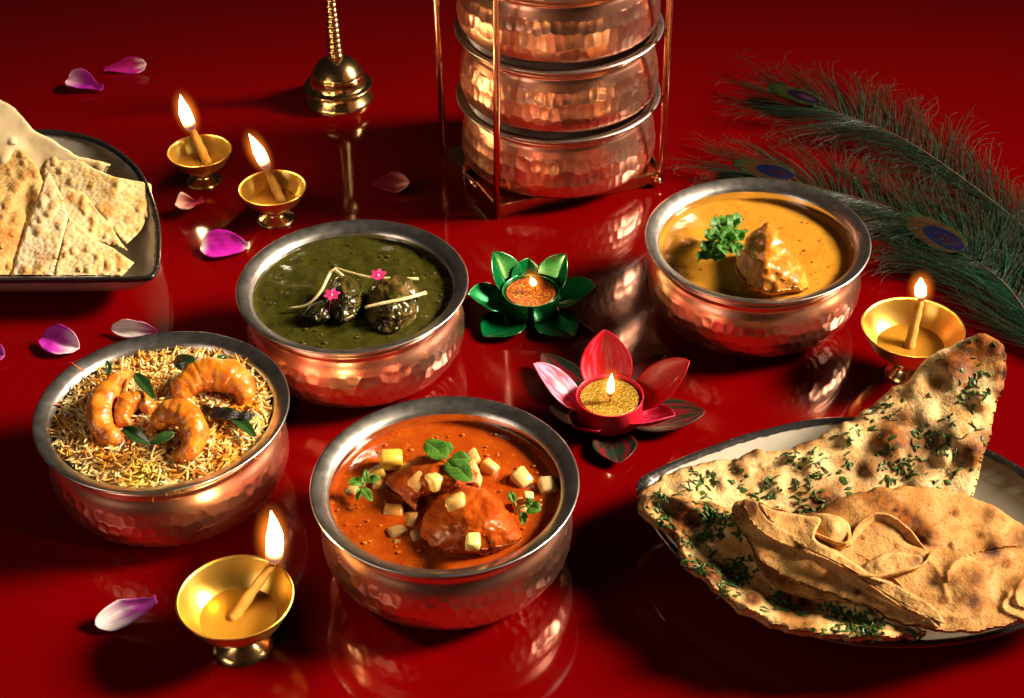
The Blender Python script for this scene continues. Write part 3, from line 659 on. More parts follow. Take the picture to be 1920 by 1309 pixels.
# mint, coriander ----------------------------------------------------------
def leafcol(a=(.035, .13, .010), b_=(.08, .23, .02), vein=(.22, .40, .07)):
    def f(t, s_):
        n = len(t); v_ = np.exp(-(s_/.09)**2)+.6*np.exp(-((np.abs(s_)*1.6+t*6) % 1-.5)**2/.012)*(np.abs(s_) > .05)
        c = lerp(a, b_, .5+.5*np.sin(t*8+s_*2)); return lerp(c.reshape(-1, 3), vein, np.clip(v_, 0, 1).ravel()*.55)
    return f
LEAF = mat('mint_leaf', rough=.5, attr=True, bump=[(.12, .7, .03)], sss=.15, sssr=(.3, 1, .1), spec=.3)
STEM = mat('green_stem', (.16, .26, .05), .45, sss=.2, sssr=(.5, 1, .2))
def sprig(name, label, leaves, stems, cat='herb', group=None, w=1, mt=LEAF, org=None, colf=None, lname='leaf', serr=.06, stemr=.045, cupv=-.12, foldv=.16, sagv=.08):
    allp = [at(*l[0]) for l in leaves]; c = np.mean(allp, 0); t = thing(name, label, cat, c, group)
    for st in stems:
        m = MB(); m.tube(spline([at(*q) for q in st], 10), stemr, 6); m.part('stem', STEM, t)
    for l in leaves:
        P0, P1 = at(*l[0]), at(*l[1]); m = MB()
        leafy(m, P0, P1, l[2], l[3] if len(l) > 3 else (0, -.5, 1), sag=sagv, cup=cupv, fold=foldv, tipw=.6, n=36, k=13, col=(colf or leafcol()), serr=serr, wave=.04)
        m.part(lname, mt, t, thick=.02)
    return t
sprig('mint_sprig', 'mint sprig with broad leaves on the rear chicken piece', [((838, 858, 6.6), (797, 828, 6.7), 1.15), ((833, 855, 6.6), (838, 828, 6.7), .8), ((840, 862, 6.7), (884, 903, 6.5), 1.15), ((845, 862, 6.8), (882, 862, 6.9), .85), ((838, 866, 6.5), (858, 900, 6.4), .7)],
      [[(826, 845, 6.3), (838, 860, 6.5), (850, 868, 6.3)]], group='mint garnishes')
sprig('mint_sprig', 'thin mint sprig at the left edge of the orange gravy', [((684, 905, 5.4), (653, 904, 5.5), .55), ((688, 905, 5.5), (685, 880, 6.0), .35), ((690, 902, 5.4), (714, 896, 5.6), .5), ((680, 915, 5.3), (697, 940, 5.2), .5), ((676, 915, 5.2), (668, 938, 5.0), .25)],
      [[(684, 882, 5.9), (684, 905, 5.4), (672, 936, 4.9)]], group='mint garnishes')
sprig('mint_sprig', 'small mint sprig at the right edge of the orange gravy', [((963, 942, 5.8), (956, 922, 6.0), .42), ((990, 950, 5.8), (1013, 958, 5.9), .8), ((982, 960, 5.6), (981, 984, 5.3), .45), ((986, 948, 5.8), (1000, 935, 6.1), .4)],
      [[(960, 962, 5.5), (980, 951, 5.8), (992, 950, 5.9)], [(960, 925, 5.9), (968, 950, 5.6)]], group='mint garnishes')
cl = []; rgc = np.random.default_rng(5)
for i, (px, py, r, z) in enumerate([(1350, 418, 15, 6.5), (1376, 415, 15, 6.6), (1338, 440, 15, 6.4), (1362, 440, 17, 6.8), (1386, 440, 13, 6.6), (1328, 462, 14, 6.1), (1356, 462, 16, 6.6), (1380, 465, 13, 6.5), (1320, 480, 11, 5.7), (1344, 478, 13, 6.1)]):
    for a_ in range(5):
        q = a_*1.26+rgc.uniform(0, 1); rr_ = r*rgc.uniform(.75, 1.25)
        cl.append(((px, py, z), (px+1.05*rr_*math.cos(q), py+rr_*.85*math.sin(q), z+rgc.uniform(-.2, .2)), rgc.uniform(.6, .85), (rgc.normal(0, .35), -.6+rgc.normal(0, .3), 1)))
sprig('coriander_sprig', 'leafy coriander sprig beside the golden chicken piece', cl, [[(1307, 492, 4.9), (1335, 465, 5.9), (1362, 432, 6.3)], [(1335, 465, 5.8), (1380, 458, 6.2)], [(1350, 450, 6.0), (1383, 432, 6.3)]], serr=.34, cupv=.02, foldv=.04, sagv=.02, colf=leafcol((.03, .12, .01), (.07, .22, .02), (.10, .28, .04)))

# ginger strips and pink flowers ---------------------------------------------
GING = mat('ginger_strip', (.62, .52, .24), .4, bump=[(.1, .5, .02)], sss=.3, sssr=(1, .9, .5), var=[(.4, (.72, .66, .40), .45, .7, .7)])
for pts, r_, lb in [([(540, 578, 5.1), (575, 572, 5.35), (600, 548, 5.9), (617, 515, 6.3), (630, 504, 6.4)], .13, 'curved ginger strip running down to the left'),
                 ([(628, 502, 6.3), (660, 512, 6.35), (700, 521, 6.3), (745, 522, 6.2), (784, 523, 6.0)], .13, 'long ginger strip lying behind the pink flower'),
                 ([(685, 576, 6.2), (720, 568, 6.35), (760, 560, 6.3), (798, 549, 6.0)], .16, 'straight ginger strip across the larger meat piece'),
                 ([(628, 506, 6.5), (637, 513, 6.4), (645, 520, 6.3)], .15, 'short pale ginger strip between the two long strips'),
                 ([(640, 602, 5.2), (652, 596, 5.3), (662, 591, 5.3)], .06, 'tiny ginger sliver in the gravy under the left flower')]:
    m = MB(); p = spline([at(*q) for q in pts], 16); m.tube(p, r_*np.linspace(.8, 1.1, 16), 4, flat=.8); m.solo('ginger_strip', GING, lb, 'ginger', 'ginger strips on green gravy')
PINK = mat('pink_flower', (.75, .02, .16), .45, sss=.2, sssr=(1, .2, .4), var=[(.3, (.85, .10, .30), .5, .7, .6)])
PALE = mat('flower_eye', (.85, .5, .55), .5)
for px, py, z, lb in [(709, 517, 6.75, 'pink star flower on the long ginger strip'), (622, 554, 6.6, 'pink star flower lower left with a trailing stalk')]:
    C = at(px, py, z); t = thing('pink_flower', lb, 'flower', C, 'pink flowers on green gravy')
    for i in range(6):
        a_ = i*math.pi/3+.3+px; m = MB(); d = V(math.cos(a_), math.sin(a_)*.9+.1, .25*math.sin(a_)+.1)
        leafy(m, C, C+d*.52, .26, (0, -.5, 1), cup=.03, peak=.55, n=8, k=3); m.part('petal', PINK, t, thick=.02)
    m = MB(); m.blob(C+V(0, -.02, .05), (.08, .08, .06), nu=10, nv=8); m.part('centre', PALE, t)
    if px < 700: m = MB(); m.tube(spline([C, at(618, 575, 5.8), at(617, 595, 5.1)], 8), .03, 5); m.part('stalk', PINK, t)

# ------------------------------------------------------------------ rice and prawns
RICEM = mat('rice_grains', rough=.38, attr=True, sss=.3, sssr=(1, .8, .4), bump=[(.1, .3, .01)])
cx, cy_ = BOWLS['rice']
def rice_h(x, y): r = np.hypot(x-cx, y-cy_); return 4.80+.75*(1-(r/5.9)**2)+.18*fbm(np.stack([x*.9, y*.9, x*0+4], -1), 3)
r = np.linspace(0, 6.03, 60); a = np.linspace(0, 2*np.pi, 150, endpoint=False)
X = cx+r[:, None]*np.cos(a); Y = cy_+r[:, None]*np.sin(a); Z = rice_h(X, Y)-.12+.06*noise(np.stack([X*5, Y*5, Z0 if False else X*0], -1))
m = MB()
cc = lerp((.30, .11, .015), (.42, .24, .04), sstep(-.3, .4, fbm(np.stack([X*.6, Y*.6, X*0], -1)))).reshape(-1, 3)
m.grid(np.stack([X, Y, Z], -1), cv=True, c=cc)
m.solo('rice_bed', mat('rice_bed', rough=.5, attr=True, bump=[(.2, 1, .08)]), 'orange yellow bed of rice under the loose grains', 'rice', kind='stuff', org=(cx, cy_, 4.5))
m = MB(); ng = 3900
gx = []
rr = 5.85*np.sqrt(RNG.uniform(0, 1, ng)); aa = RNG.uniform(0, 2*np.pi, ng)
sec = 6; tt = np.array([0, .12, .35, .65, .88, 1]); rad_p = np.array([.25, .75, 1, 1, .7, .2])
for i in range(ng):
    x, y = cx+rr[i]*math.cos(aa[i]), cy_+rr[i]*math.sin(aa[i])
    th = RNG.uniform(0, 2*np.pi); tl = RNG.normal(0, .38); L = RNG.uniform(.8, 1.55); d = V(math.cos(th)*math.cos(tl), math.sin(th)*math.cos(tl), math.sin(tl))
    gx.append((x, y, 0, *d, L, RNG.uniform(.07, .09), RNG.uniform()))
gx = np.array(gx); z = rice_h(gx[:, 0], gx[:, 1])+RNG.uniform(-.05, .30, ng); C0 = np.stack([gx[:, 0], gx[:, 1], z], 1); Dv = gx[:, 3:6]
sdv = np.cross(Dv, V(0, 0, 1)); sdv /= np.linalg.norm(sdv, axis=1)[:, None]; upv = np.cross(sdv, Dv)
bend = RNG.normal(0, .16, ng)
ang = np.arange(5)*2*np.pi/5
ctr = C0[:, None]+Dv[:, None]*((tt-.5)[None, :, None]*gx[:, 6][:, None, None])+sdv[:, None]*(np.sin(tt*np.pi)[None]*bend[:, None])[..., None]
P = ctr[:, :, None]+(rad_p[None, :, None]*gx[:, 7][:, None, None])[..., None]*(sdv[:, None, None]*np.cos(ang)[:, None]+upv[:, None, None]*np.sin(ang)[:, None])
P = np.minimum(P, 1e9)
base = np.arange(ng)[:, None, None]*30+np.arange(6)[None, :, None]*5; I = base+np.arange(5)
J = np.concatenate([I, I[..., :1]], -1)
F = np.stack([J[:, :-1, :-1], J[:, :-1, 1:], J[:, 1:, 1:], J[:, 1:, :-1]], -1).reshape(-1, 4)
hue = sstep(-.25, .45, fbm(np.stack([gx[:, 0]*.55, gx[:, 1]*.55, gx[:, 0]*0+2], -1), 2)+RNG.normal(0, .12, ng))
cg = lerp((.80, .58, .20), (.74, .32, .02), hue); cg[gx[:, 8] < .13] = (.52, .16, .015); cg[gx[:, 8] > .88] = (.74, .64, .40)
# a saffron yellow patch at the front
q = at(265, 900, 4.8); near = np.exp(-((gx[:, 0]-q[0])**2+(gx[:, 1]-q[1])**2)/.5); cg = lerp(cg, (.80, .52, .02), np.clip(near, 0, 1))
m.add(P.reshape(-1, 3), F, np.repeat(cg, 30, axis=0))
m.solo('rice_grains', RICEM, 'long loose rice grains, pale and saffron stained, around the prawns', 'rice', kind='stuff', org=(cx, cy_, 4.6))
PRAWN = mat('prawn_flesh', rough=.24, spec=.5, coat=.35, attr=True, var=[(.18, (.52, .12, .01), .6, .75, .6), (.5, (.80, .42, .08), .5, .75, .5)], bump=[(.25, .7, .06), (.08, .7, .03)], sss=.15, sssr=(1, .4, .15), sscale=.3, rvar=(.2, .15, .45))
def prawn(label, pts, rads, seed, c1=(.66, .22, .012), c2=(.50, .075, .003), tail=True, rot=0):
    p = spline([at(*q) for q in pts], 110); n = 110; t_ = np.linspace(0, 1, n)
    r = np.interp(t_, np.linspace(0, 1, len(rads)), rads); fr_ = (t_*6) % 1; seg = .84*(1.02-.025*fr_-.03*np.exp(-(np.minimum(fr_, 1-fr_)/.10)**2))
    c = p.mean(0); T = thing('prawn', label, 'prawn', (c[0], c[1], p[:, 2].min()-.5), 'prawns on the rice')
    m = MB(); k = 26; u = np.linspace(0, 2*np.pi, k, endpoint=False)
    band = .5+.5*np.sin(t_*np.pi*12)[:, None]+.25*np.cos(u*2)+.3*noise(np.stack([t_[:, None]*9+0*u, np.cos(u)+0*t_[:, None], np.sin(u)+seed+0*t_[:, None]], -1))
    cc = lerp(c1, c2, np.clip(band*.7, 0, 1)).reshape(-1, 3)
    m.tube(p, r*seg, k, c=np.vstack([cc, cc[:1], cc[-1:]]))
    nn_ = m.v[0].copy(); nn_[:-2] -= np.repeat(p, k, axis=0); nn_[-2:] = 0; nn_ /= np.linalg.norm(nn_, axis=1)[:, None]+1e-6
    m.v[0] += (.13*fbm(m.v[0]*1.1+seed, 4, .5)-.05*np.abs(noise(m.v[0]*2.2+seed)))[:, None]*nn_
    m.part('body', PRAWN, T)
    if tail:
        d = unit(p[-1]-p[-4])
        for a_ in (-.5, 0, .5):
            m = MB(); s_ = np.cross(d, V(0, 0, 1)); leafy(m, p[-1]-d*.15, p[-1]+unit(d+s_*a_)*.75, .38, (0, -.3, 1), cup=.04, n=9, k=4, col=lambda t, s: lerp((.60, .16, .01), (.75, .30, .04), t).reshape(-1, 3)); m.part('tail_fin', PRAWN, T, thick=.05)
prawn('curled prawn standing at the left of the rice', [(243, 703, 6.1), (222, 715, 6.5), (200, 742, 6.5), (186, 775, 6.2), (196, 808, 5.8), (222, 826, 5.5), (246, 826, 5.4)], [.35, .62, .85, .92, .80, .62, .4], 1)
prawn('largest prawn, arched at the upper right of the rice', [(458, 758, 5.5), (455, 728, 6.1), (428, 706, 6.5), (385, 705, 6.5), (350, 722, 6.3), (335, 745, 6.0)], [.35, .85, 1.12, 1.15, .95, .6], 2)
prawn('front prawn curling down over the rice in the middle', [(330, 860, 5.4), (355, 845, 5.9), (366, 812, 6.5), (350, 782, 6.9), (318, 774, 6.8), (292, 796, 6.3)], [.38, .62, .85, .92, .85, .6], 3)
prawn('small prawn between the left and front prawns', [(285, 770, 6.0), (262, 750, 6.4), (240, 757, 6.4), (230, 785, 6.0), (245, 803, 5.6)], [.4, .68, .75, .65, .4], 4, tail=False)
CURRYL = mat('curry_leaf', (.02, .055, .012), .22, var=[(.3, (.04, .10, .02), .45, .7, .7)], bump=[(.2, .3, .02)], coat=.3)
for i, (p0, p1, wd, nr, lb) in enumerate([((326, 683, 6.6), (368, 672, 7.0), .95, (0, -1, .6), 'curry leaf standing at the back of the rice'), ((252, 700, 6.9), (290, 750, 6.9), .72, (.3, -.5, 1), 'curry leaf between the left prawn and the large prawn'),
        ((231, 802, 6.9), (283, 835, 6.6), .72, (-.2, -.5, 1), 'left half of the leaf pair in front'), ((328, 812, 6.9), (280, 834, 6.6), .55, (.3, -.7, 1), 'right half of the leaf pair in front'),
        ((418, 764, 6.0), (482, 822, 5.7), .78, (.1, -.3, 1), 'curry leaf with a bright highlight at the right'), ((202, 705, 5.8), (200, 675, 6.4), .4, (.5, -.8, .4), 'thin curry leaf upright at the left edge'),
        ((404, 682, 5.9), (425, 666, 6.0), .5, (0, -1, .8), 'small dark curry leaf against the back wall')]):
    m = MB(); leafy(m, at(*p0), at(*p1), wd, nr, sag=.12, fold=.14, tipw=.75, n=14, k=5); m.solo('curry_leaf', CURRYL, lb, 'leaf', 'curry leaves on the rice', thick=.025)
m = MB()
for j in range(4):
    m.tube(spline([at(378+j*4, 764+j*4, 5.8), at(410, 768+j*5, 6.2), at(445+j*4, 774+j*3, 6.1), at(478-j*5, 778+j*4, 5.8)], 20), .13*(1+.5*np.sin(np.arange(20)*1.3+j)), 7)
m.solo('fried_chilli', mat('charred_skin', (.012, .009, .008), .35, bump=[(.1, 1, .05)]), 'black shrivelled dried chilli beside the largest prawn', 'chilli')
m = MB()
for j in range(5): m.tube(spline([at(175+j*6, 712+j*2, 5.9), at(155+j*4, 695+j*3, 6.4), at(134+j*5, 680+j*4, 6.9)], 8), .025, 5)
m.solo('saffron_threads', mat('saffron', (.55, .14, .01), .5), 'thin orange threads sticking out over the left rim', 'saffron', kind=None)
#PART3
# ------------------------------------------------------------------ plates
GLAZE = mat('cream_glaze', (.42, .39, .31), .22, var=[(3, (.50, .46, .38), .4, .7, .6), (.08, (.3, .26, .2), .68, .76, .5)], bump=[(2, .1, .05)])
RIMG = mat('black_brown_rim', (.018, .016, .016), .22, var=[(.3, (.12, .10, .09), .6, .72, .6)], bump=[(.2, .3, .02)])
def plate(name, label, rim_px, z, fz, prof, cen=None):
    o = cspline([at(x, y, z) for x, y in rim_px], 240); o[:, 2] = z
    c = o.mean(0) if cen is None else at(*cen, z); c[2] = 0
    t = thing(name, label, 'plate', c)
    def ring(k, zz): P = c+(o-c)*k; P[:, 2] = zz; return P
    def strip(lst, c_=None):
        m = MB(); m.grid(np.array([ring(k, zz) for k, zz in lst])[::-1], cv=True); return m
    strip([(.975, z-.10), (.95, z-.27), (.88, z-.9), (.76, z-1.5), (.6, fz+.25), (.4, fz+.12), (.001, fz+.1)]).part('inside', GLAZE, t)
    jag = 1+.010*noise(np.stack([np.arange(240)*.55, np.zeros(240), np.zeros(240)], -1))
    m = MB(); P = [ring(k, zz) for k, zz in [(.99, z-.35), (1.003, z-.15), (1.003, z-.02), (.996, z+.05), (.982, z+.04), (.970, z-.03), (.955, z-.14)]]
    P[-1] = c+(P[-1]-c)*jag[:, None]; P[-1][:, 2] = z-.13; P[0] = c+(P[0]-c)*(1+(jag-1)[:, None]*0); P[0][:, 2] = z-.35-.08*np.abs(noise(np.stack([np.arange(240)*.3, np.ones(240), np.zeros(240)], -1)))
    m.grid(np.array(P), cv=True); m.part('rim', RIMG, t)
    strip([(.001, .12), (.5, .12), (.56, .0), (.6, .02), (.66, .3), (.82, fz+.6), (.92, z-1.1), (.985, z-.32)]).part('underside', GLAZE, t)
    return t
plate('bread_plate', 'cream plate with black rim carrying the naan and flatbread', [(1195, 908), (1240, 875), (1330, 838), (1430, 806), (1560, 783), (1720, 795), (1860, 846), (1990, 930), (2090, 1040), (2080, 1120), (1960, 1162), (1830, 1196), (1690, 1206), (1540, 1188), (1400, 1130), (1290, 1060), (1215, 970)], 3.0, .5, None)
plate('papad_plate', 'cream plate with black rim carrying papadums', [(292, 512), (301, 470), (296, 400), (262, 318), (200, 268), (130, 247), (60, 243), (-60, 250), (-190, 290), (-290, 370), (-320, 450), (-290, 510), (-150, 525), (0, 524), (150, 523), (260, 521)], 3.1, .5, None)

# ------------------------------------------------------------------ papadums
PAP = mat('papadum', rough=.6, spec=.12, attr=True, var=[(1.3, (.66, .38, .11), .50, .66, .65), (.9, (.42, .12, .018), .62, .72, .7)], vor=(.34, (.62, .38, .11), .55, .55), bump=[(1.5, .3, .1)], sss=.12, sssr=(1, .7, .3))
PAPS = mat('smooth_papadum', (.66, .52, .30), rough=.6, spec=.15, var=[(2.2, (.60, .38, .15), .5, .72, .8)], bump=[(1.2, .4, .12), (.3, .2, .03)], sss=.15, sssr=(1, .7, .3))
def papad(label, out, ctrl, blis, seed, n_rand=14, base=(.68, .53, .27), bub=(.50, .23, .04), mt=None):
    o = np.array(out); rg = np.random.default_rng(seed); B = list(blis)
    x0, y0 = o.min(0); x1, y1 = o.max(0)
    for _ in range(n_rand): B.append((rg.uniform(x0, x1), rg.uniform(y0, y1), rg.uniform(4, 8), .10, rg.uniform(.2, .8)))
    def hf(x, y, D):
        r = .12*fbm(np.stack([x*.012, y*.012, x*0+seed], -1), 3)
        for b_ in B: r = r+(b_[3]+.04)*np.exp(-(((x-b_[0])**2+(y-b_[1])**2)/b_[2]**2)**1.5)
        return r
    def cf(x, y, D, h):
        c = np.tile(V(*base), (len(x), 1))
        for b_ in B: c = lerp(c, bub if b_[4] < .85 else (.50, .18, .04), b_[4]*np.exp(-(((x-b_[0])**2+(y-b_[1])**2)/(b_[2]*1.1)**2)**2))
        e = np.exp(-D/2.5)*.35; return lerp(c, (.66, .42, .16), e)
    m = sheet(out, ctrl, .10, 2.5, 3.4, hf, cf, smooth=False, rag=2, seed=seed, under=.6)
    m.solo('papadum', mt or PAP, label, 'papadum', 'papadums on the left plate')
papad('large pale smooth papadum standing at the back', [(-60, 190), (0, 187), (28, 203), (62, 243), (105, 266), (140, 290), (172, 298), (207, 309), (196, 326), (175, 328), (120, 345), (60, 360), (0, 370), (-60, 370)],
      [(-60, 190, 7.2), (0, 188, 7.2), (62, 243, 5.6), (140, 291, 4.2), (207, 309, 3.6), (190, 327, 3.0), (100, 340, 2.8), (0, 370, 3.0), (-60, 370, 3)], [(188, 317, 12, .1, .7), (10, 300, 14, .2, .7)], 1, 3, (.82, .72, .50), mt=PAPS)
papad('wide papadum behind, spreading to the upper right', [(85, 292), (110, 288), (140, 292), (180, 318), (206, 329), (245, 337), (283, 345), (284, 372), (281, 396), (262, 436), (236, 459), (205, 430), (160, 400), (110, 380), (80, 330)],
      [(90, 290, 4.2), (140, 292, 4.1), (206, 329, 3.6), (283, 345, 3.0), (281, 396, 2.7), (236, 459, 2.4), (150, 400, 2.9), (80, 340, 3.4)], [(172, 348, 7, .08, .8), (268, 382, 8, .08, .8), (202, 393, 14, .05, .95), (210, 360, 12, .05, .7), (218, 340, 9, .06, .6), (245, 410, 10, .05, .6)], 2, 16)
papad('bubbly toasted papadum at the left edge of the picture', [(-60, 300), (-20, 296), (10, 305), (28, 276), (48, 286), (72, 315), (82, 345), (64, 400), (46, 450), (20, 517), (-20, 518), (-60, 518)],
      [(-60, 300, 4.6), (10, 305, 4.4), (28, 276, 4.9), (72, 315, 4.4), (82, 345, 4.0), (46, 450, 3.6), (20, 517, 3.0), (-60, 518, 3.2), (0, 400, 4.8)], [(30, 350, 11, .25, .5), (15, 385, 10, .22, .5), (45, 330, 9, .16, .6), (8, 300, 18, .12, .9), (20, 450, 25, .1, .95), (60, 370, 12, .1, .6), (35, 410, 14, .2, .7), (60, 325, 9, .1, .7)], 3, 30, (.58, .38, .14), (.46, .17, .03))
papad('papadum with a steep right edge in the middle', [(110, 350), (125, 352), (158, 361), (196, 410), (239, 469), (228, 466), (190, 456), (150, 470), (120, 440), (112, 400)],
      [(110, 350, 3.9), (158, 361, 3.6), (196, 410, 3.2), (239, 469, 2.8), (190, 456, 3.0), (120, 430, 3.5)], [(135, 370, 9, .06, .97), (152, 382, 8, .05, .95), (176, 420, 7, .08, .7), (130, 420, 5, .06, .8), (142, 433, 5, .06, .7), (160, 400, 5, .06, .6), (215, 455, 6, .07, .7)], 4, 18)
papad('narrow pale papadum strip leaning upright', [(79, 346), (84, 330), (92, 322), (110, 356), (129, 403), (116, 452), (99, 518), (60, 518), (18, 517), (45, 436)],
      [(79, 346, 5.0), (92, 322, 5.1), (129, 403, 4.4), (99, 518, 3.2), (18, 517, 3.1), (45, 436, 4.2)], [(100, 386, 9, .12, .7), (92, 401, 8, .12, .75), (76, 412, 7, .12, .7), (73, 432, 9, .14, .8), (78, 384, 6, .08, .4), (112, 422, 8, .1, .5), (48, 508, 10, .08, .85), (75, 502, 8, .08, .7), (95, 362, 7, .06, .4)], 5, 6, (.68, .56, .34), (.52, .24, .05))
papad('front triangular papadum, lowest at the right', [(128, 404), (150, 425), (191, 455), (215, 468), (252, 492), (240, 505), (226, 518), (160, 518), (102, 518), (116, 450)],
      [(128, 404, 4.0), (191, 455, 3.5), (252, 492, 3.0), (226, 518, 3.0), (102, 518, 3.2), (116, 450, 3.7)], [(123, 477, 6, .1, .7), (137, 472, 6, .1, .6), (183, 482, 6, .08, .6), (204, 496, 8, .1, .8), (228, 495, 11, .06, .95), (226, 481, 6, .07, .7)], 6, 16)

# ------------------------------------------------------------------ naan
def zpx(zx, zy): return (1160+zx/1.9, 620+zy/1.9)
BREAD = mat('charred_bread', rough=.62, spec=.1, attr=True, var=[(.7, (.42, .17, .035), .52, .66, .4), (.22, (.30, .10, .016), .58, .68, .6), (.10, (.20, .06, .01), .64, .70, .6)], bump=[(.5, .6, .10), (.13, 1.0, .05)], sss=.12, sssr=(1, .6, .25), rvar=(.7, .22, .8))
HERB = mat('chopped_herb', (.022, .06, .006), .45, var=[(.3, (.07, .15, .015), .42, .62, .9)])
def bread(name, label, out, ctrl, thick, edge, puffs, chars, steps=(), seed=0, base=(.74, .58, .32), tan=(.62, .32, .09), herb=0, herbc=None, rag=4, cat='naan', rough=.10, edgec=.6, step=3.6, group=None, smooth=True, rim=0, pitch=.03):
    steps = [(np.array(s_[0], float),)+tuple(s_[1:]) for s_ in steps]
    if smooth: pass
    def hf(x, y, D):
        r = rough*fbm(np.stack([x*pitch, y*pitch, x*0+seed], -1), 4, .4)
        if rim: r = r+rim*np.exp(-((D-14)/12)**2)
        for (a, b_, rr, h) in puffs: r = r+h*np.exp(-(((x-a)**2+(y-b_)**2)/(rr*rr))**1.3)
        Q = np.stack([x, y], 1)
        for (pl_, h, wd) in steps:
            d, s_, pos = seg_dist(Q, cspline2(pl_), False); fade = np.clip(np.minimum(pos, 1-pos)*8, 0, 1)
            d = d*s_; r = r+h*fade*np.where(d >= 0, np.exp(-d/wd), np.exp(d/5.0))
        return r*sstep(-2, 8, D)
    def cf(x, y, D, h):
        n1 = fbm(np.stack([x*.02, y*.02, x*0+seed+5], -1), 4); n2 = fbm(np.stack([x*.06, y*.06, x*0+seed+9], -1), 3)
        c = lerp(base, tan, sstep(-.1, .6, n1)*.7+.25*sstep(.1, .6, n2)); c = lerp(c, tan, .8*edgec*np.exp(-D/6)*sstep(-.3, .4, n2))
        for (a, b_, rr, k) in chars:
            d = ((x-a)**2+(y-b_)**2)/(rr*rr*1.35)*(1+.8*n2+.5*n1); d = np.clip(d, 0, None); c = lerp(c, (.25, .065, .010), np.clip(k*1.3, 0, 1)*np.exp(-(d*.5)**1.5)); c = lerp(c, (.014, .006, .004), np.clip(k*1.2, 0, 1)*np.exp(-(d*.95)**1.6)*sstep(-.45, .0, n2+n1*.6+k*.25))
        return c
    m = sheet(out, ctrl, thick, edge, step, hf, cf, smooth=smooth, rag=rag, seed=seed)
    C = np.vstack(m.v)
    org = V(*C.mean(0)[:2], C[:, 2].min())
    t = thing(name, label, cat, org, group)
    m.part('crust' if cat == 'naan' else 'dough', BREAD, t)
    if herb:
        vs, PT, N, D = m.samp; rg = np.random.default_rng(seed+50); ok = np.where(D > 6)[0]
        h = MB(); cnt = 0; tries = 0
        while cnt < herb and tries < herb*40:
            tries += 1
            i = ok[rg.integers(len(ok))]; x, y = vs[i]
            dens = herbc(x, y) if herbc else 1
            if noise(V(x*.02, y*.02, seed))*1.6+.35 < rg.uniform(0, 1) or rg.uniform() > dens: continue
            p = PT[i]+N[i]*.03; th = rg.uniform(0, 6.28); tx = unit(np.cross(N[i], V(math.cos(th), math.sin(th), .1))); L = rg.uniform(.10, .42)*rg.choice([1, 1, 1.4]); q = p+tx*L
            if rg.uniform() < .5:
                sd = np.cross(N[i], tx); q = p+tx*L*1.5; mid = p+tx*L*.7+sd*rg.uniform(-.25, .25)*L*2+N[i]*rg.uniform(.0, .05); h.tube(spline([p, mid, q], 6), rg.uniform(.035, .065), 4)
            else: leafy(h, p, q, rg.uniform(.14, .32), N[i]+rg.normal(0, .3, 3), sag=.03, cup=rg.uniform(-.05, .08), n=6, k=2)
            cnt += 1
        if cnt: h.part('chopped_herbs', HERB, t, stuff=True)
    return m
def cspline2(p): return spline(p, 12*len(p))
zc = lambda L: [zpx(*q) for q in L]
# the big naan whose tip rises at the back
bread('garlic_naan', 'big naan with herbs, its charred tip rising at the upper right',
      zc([(75, 580), (160, 520), (300, 470), (420, 455), (480, 425), (560, 430), (660, 400), (740, 360), (840, 310), (940, 235), (1020, 180), (1090, 110), (1190, 50), (1270, 14), (1340, 25), (1378, 75), (1375, 170), (1340, 300), (1310, 430), (1280, 530), (1255, 600), (1180, 660), (980, 700), (700, 740), (560, 760), (300, 700), (130, 640)]),
      [(x_, y_, z_ if z_ < 3.6 else 3.5+(z_-3.5)*.62) for x_, y_, z_ in [(*zpx(75, 580), 3.5), (*zpx(300, 470), 3.9), (*zpx(560, 430), 4.2), (*zpx(840, 310), 5.8), (*zpx(1090, 110), 8.4), (*zpx(1270, 14), 10.3), (*zpx(1375, 80), 10.0), (*zpx(1340, 300), 7.4), (*zpx(1255, 600), 3.6), (*zpx(980, 700), 2.6), (*zpx(560, 760), 2.2), (*zpx(250, 640), 3.2), (*zpx(700, 560), 3.8), (*zpx(1000, 450), 4.9)]],
      .55, 16, [(*zpx(965, 390), 26, .45), (*zpx(1190, 130), 28, .4), (*zpx(1220, 360), 34, .4), (*zpx(900, 480), 20, .3), (*zpx(1270, 440), 22, .35), (*zpx(620, 440), 14, .3), (*zpx(440, 480), 18, .3), (*zpx(700, 480), 24, .25), (*zpx(1080, 560), 26, .3), (*zpx(240, 560), 22, .25), (*zpx(1100, 300), 20, .25), (*zpx(1060, 200), 22, .25), (*zpx(1290, 250), 18, .3), (*zpx(560, 540), 20, .2), (*zpx(820, 380), 18, .25), (*zpx(1160, 450), 16, .3), (*zpx(380, 540), 16, .25)],
      [(*zpx(965, 385), 20, 1.0), (*zpx(990, 400), 10, 1.0), (*zpx(1275, 55), 26, .75), (*zpx(1180, 110), 14, .6), (*zpx(1060, 400), 20, .5), (*zpx(1260, 440), 18, .75), (*zpx(1010, 310), 14, .6), (*zpx(1080, 495), 14, .5), (*zpx(880, 500), 16, .55), (*zpx(430, 500), 15, .55), (*zpx(480, 430), 12, .5), (*zpx(660, 400), 12, .4), (*zpx(1250, 120), 18, .6), (*zpx(940, 460), 20, .5), (*zpx(1340, 60), 14, .8), (*zpx(1120, 400), 12, .5), (*zpx(800, 470), 10, .4), (*zpx(1310, 380), 14, .5), (*zpx(740, 630), 28, .8), (*zpx(1150, 190), 12, .5), (*zpx(1372, 150), 13, .95), (*zpx(1380, 85), 13, 1.0), (*zpx(1360, 220), 10, .8), (*zpx(1230, 80), 16, .8), (*zpx(1210, 130), 14, .6)],
      seed=1, herb=420, rough=.10, edgec=.9, base=(.82, .60, .28), tan=(.52, .24, .05), pitch=.016, rag=5)
for i, (a_, b_, wd) in enumerate([]): pass
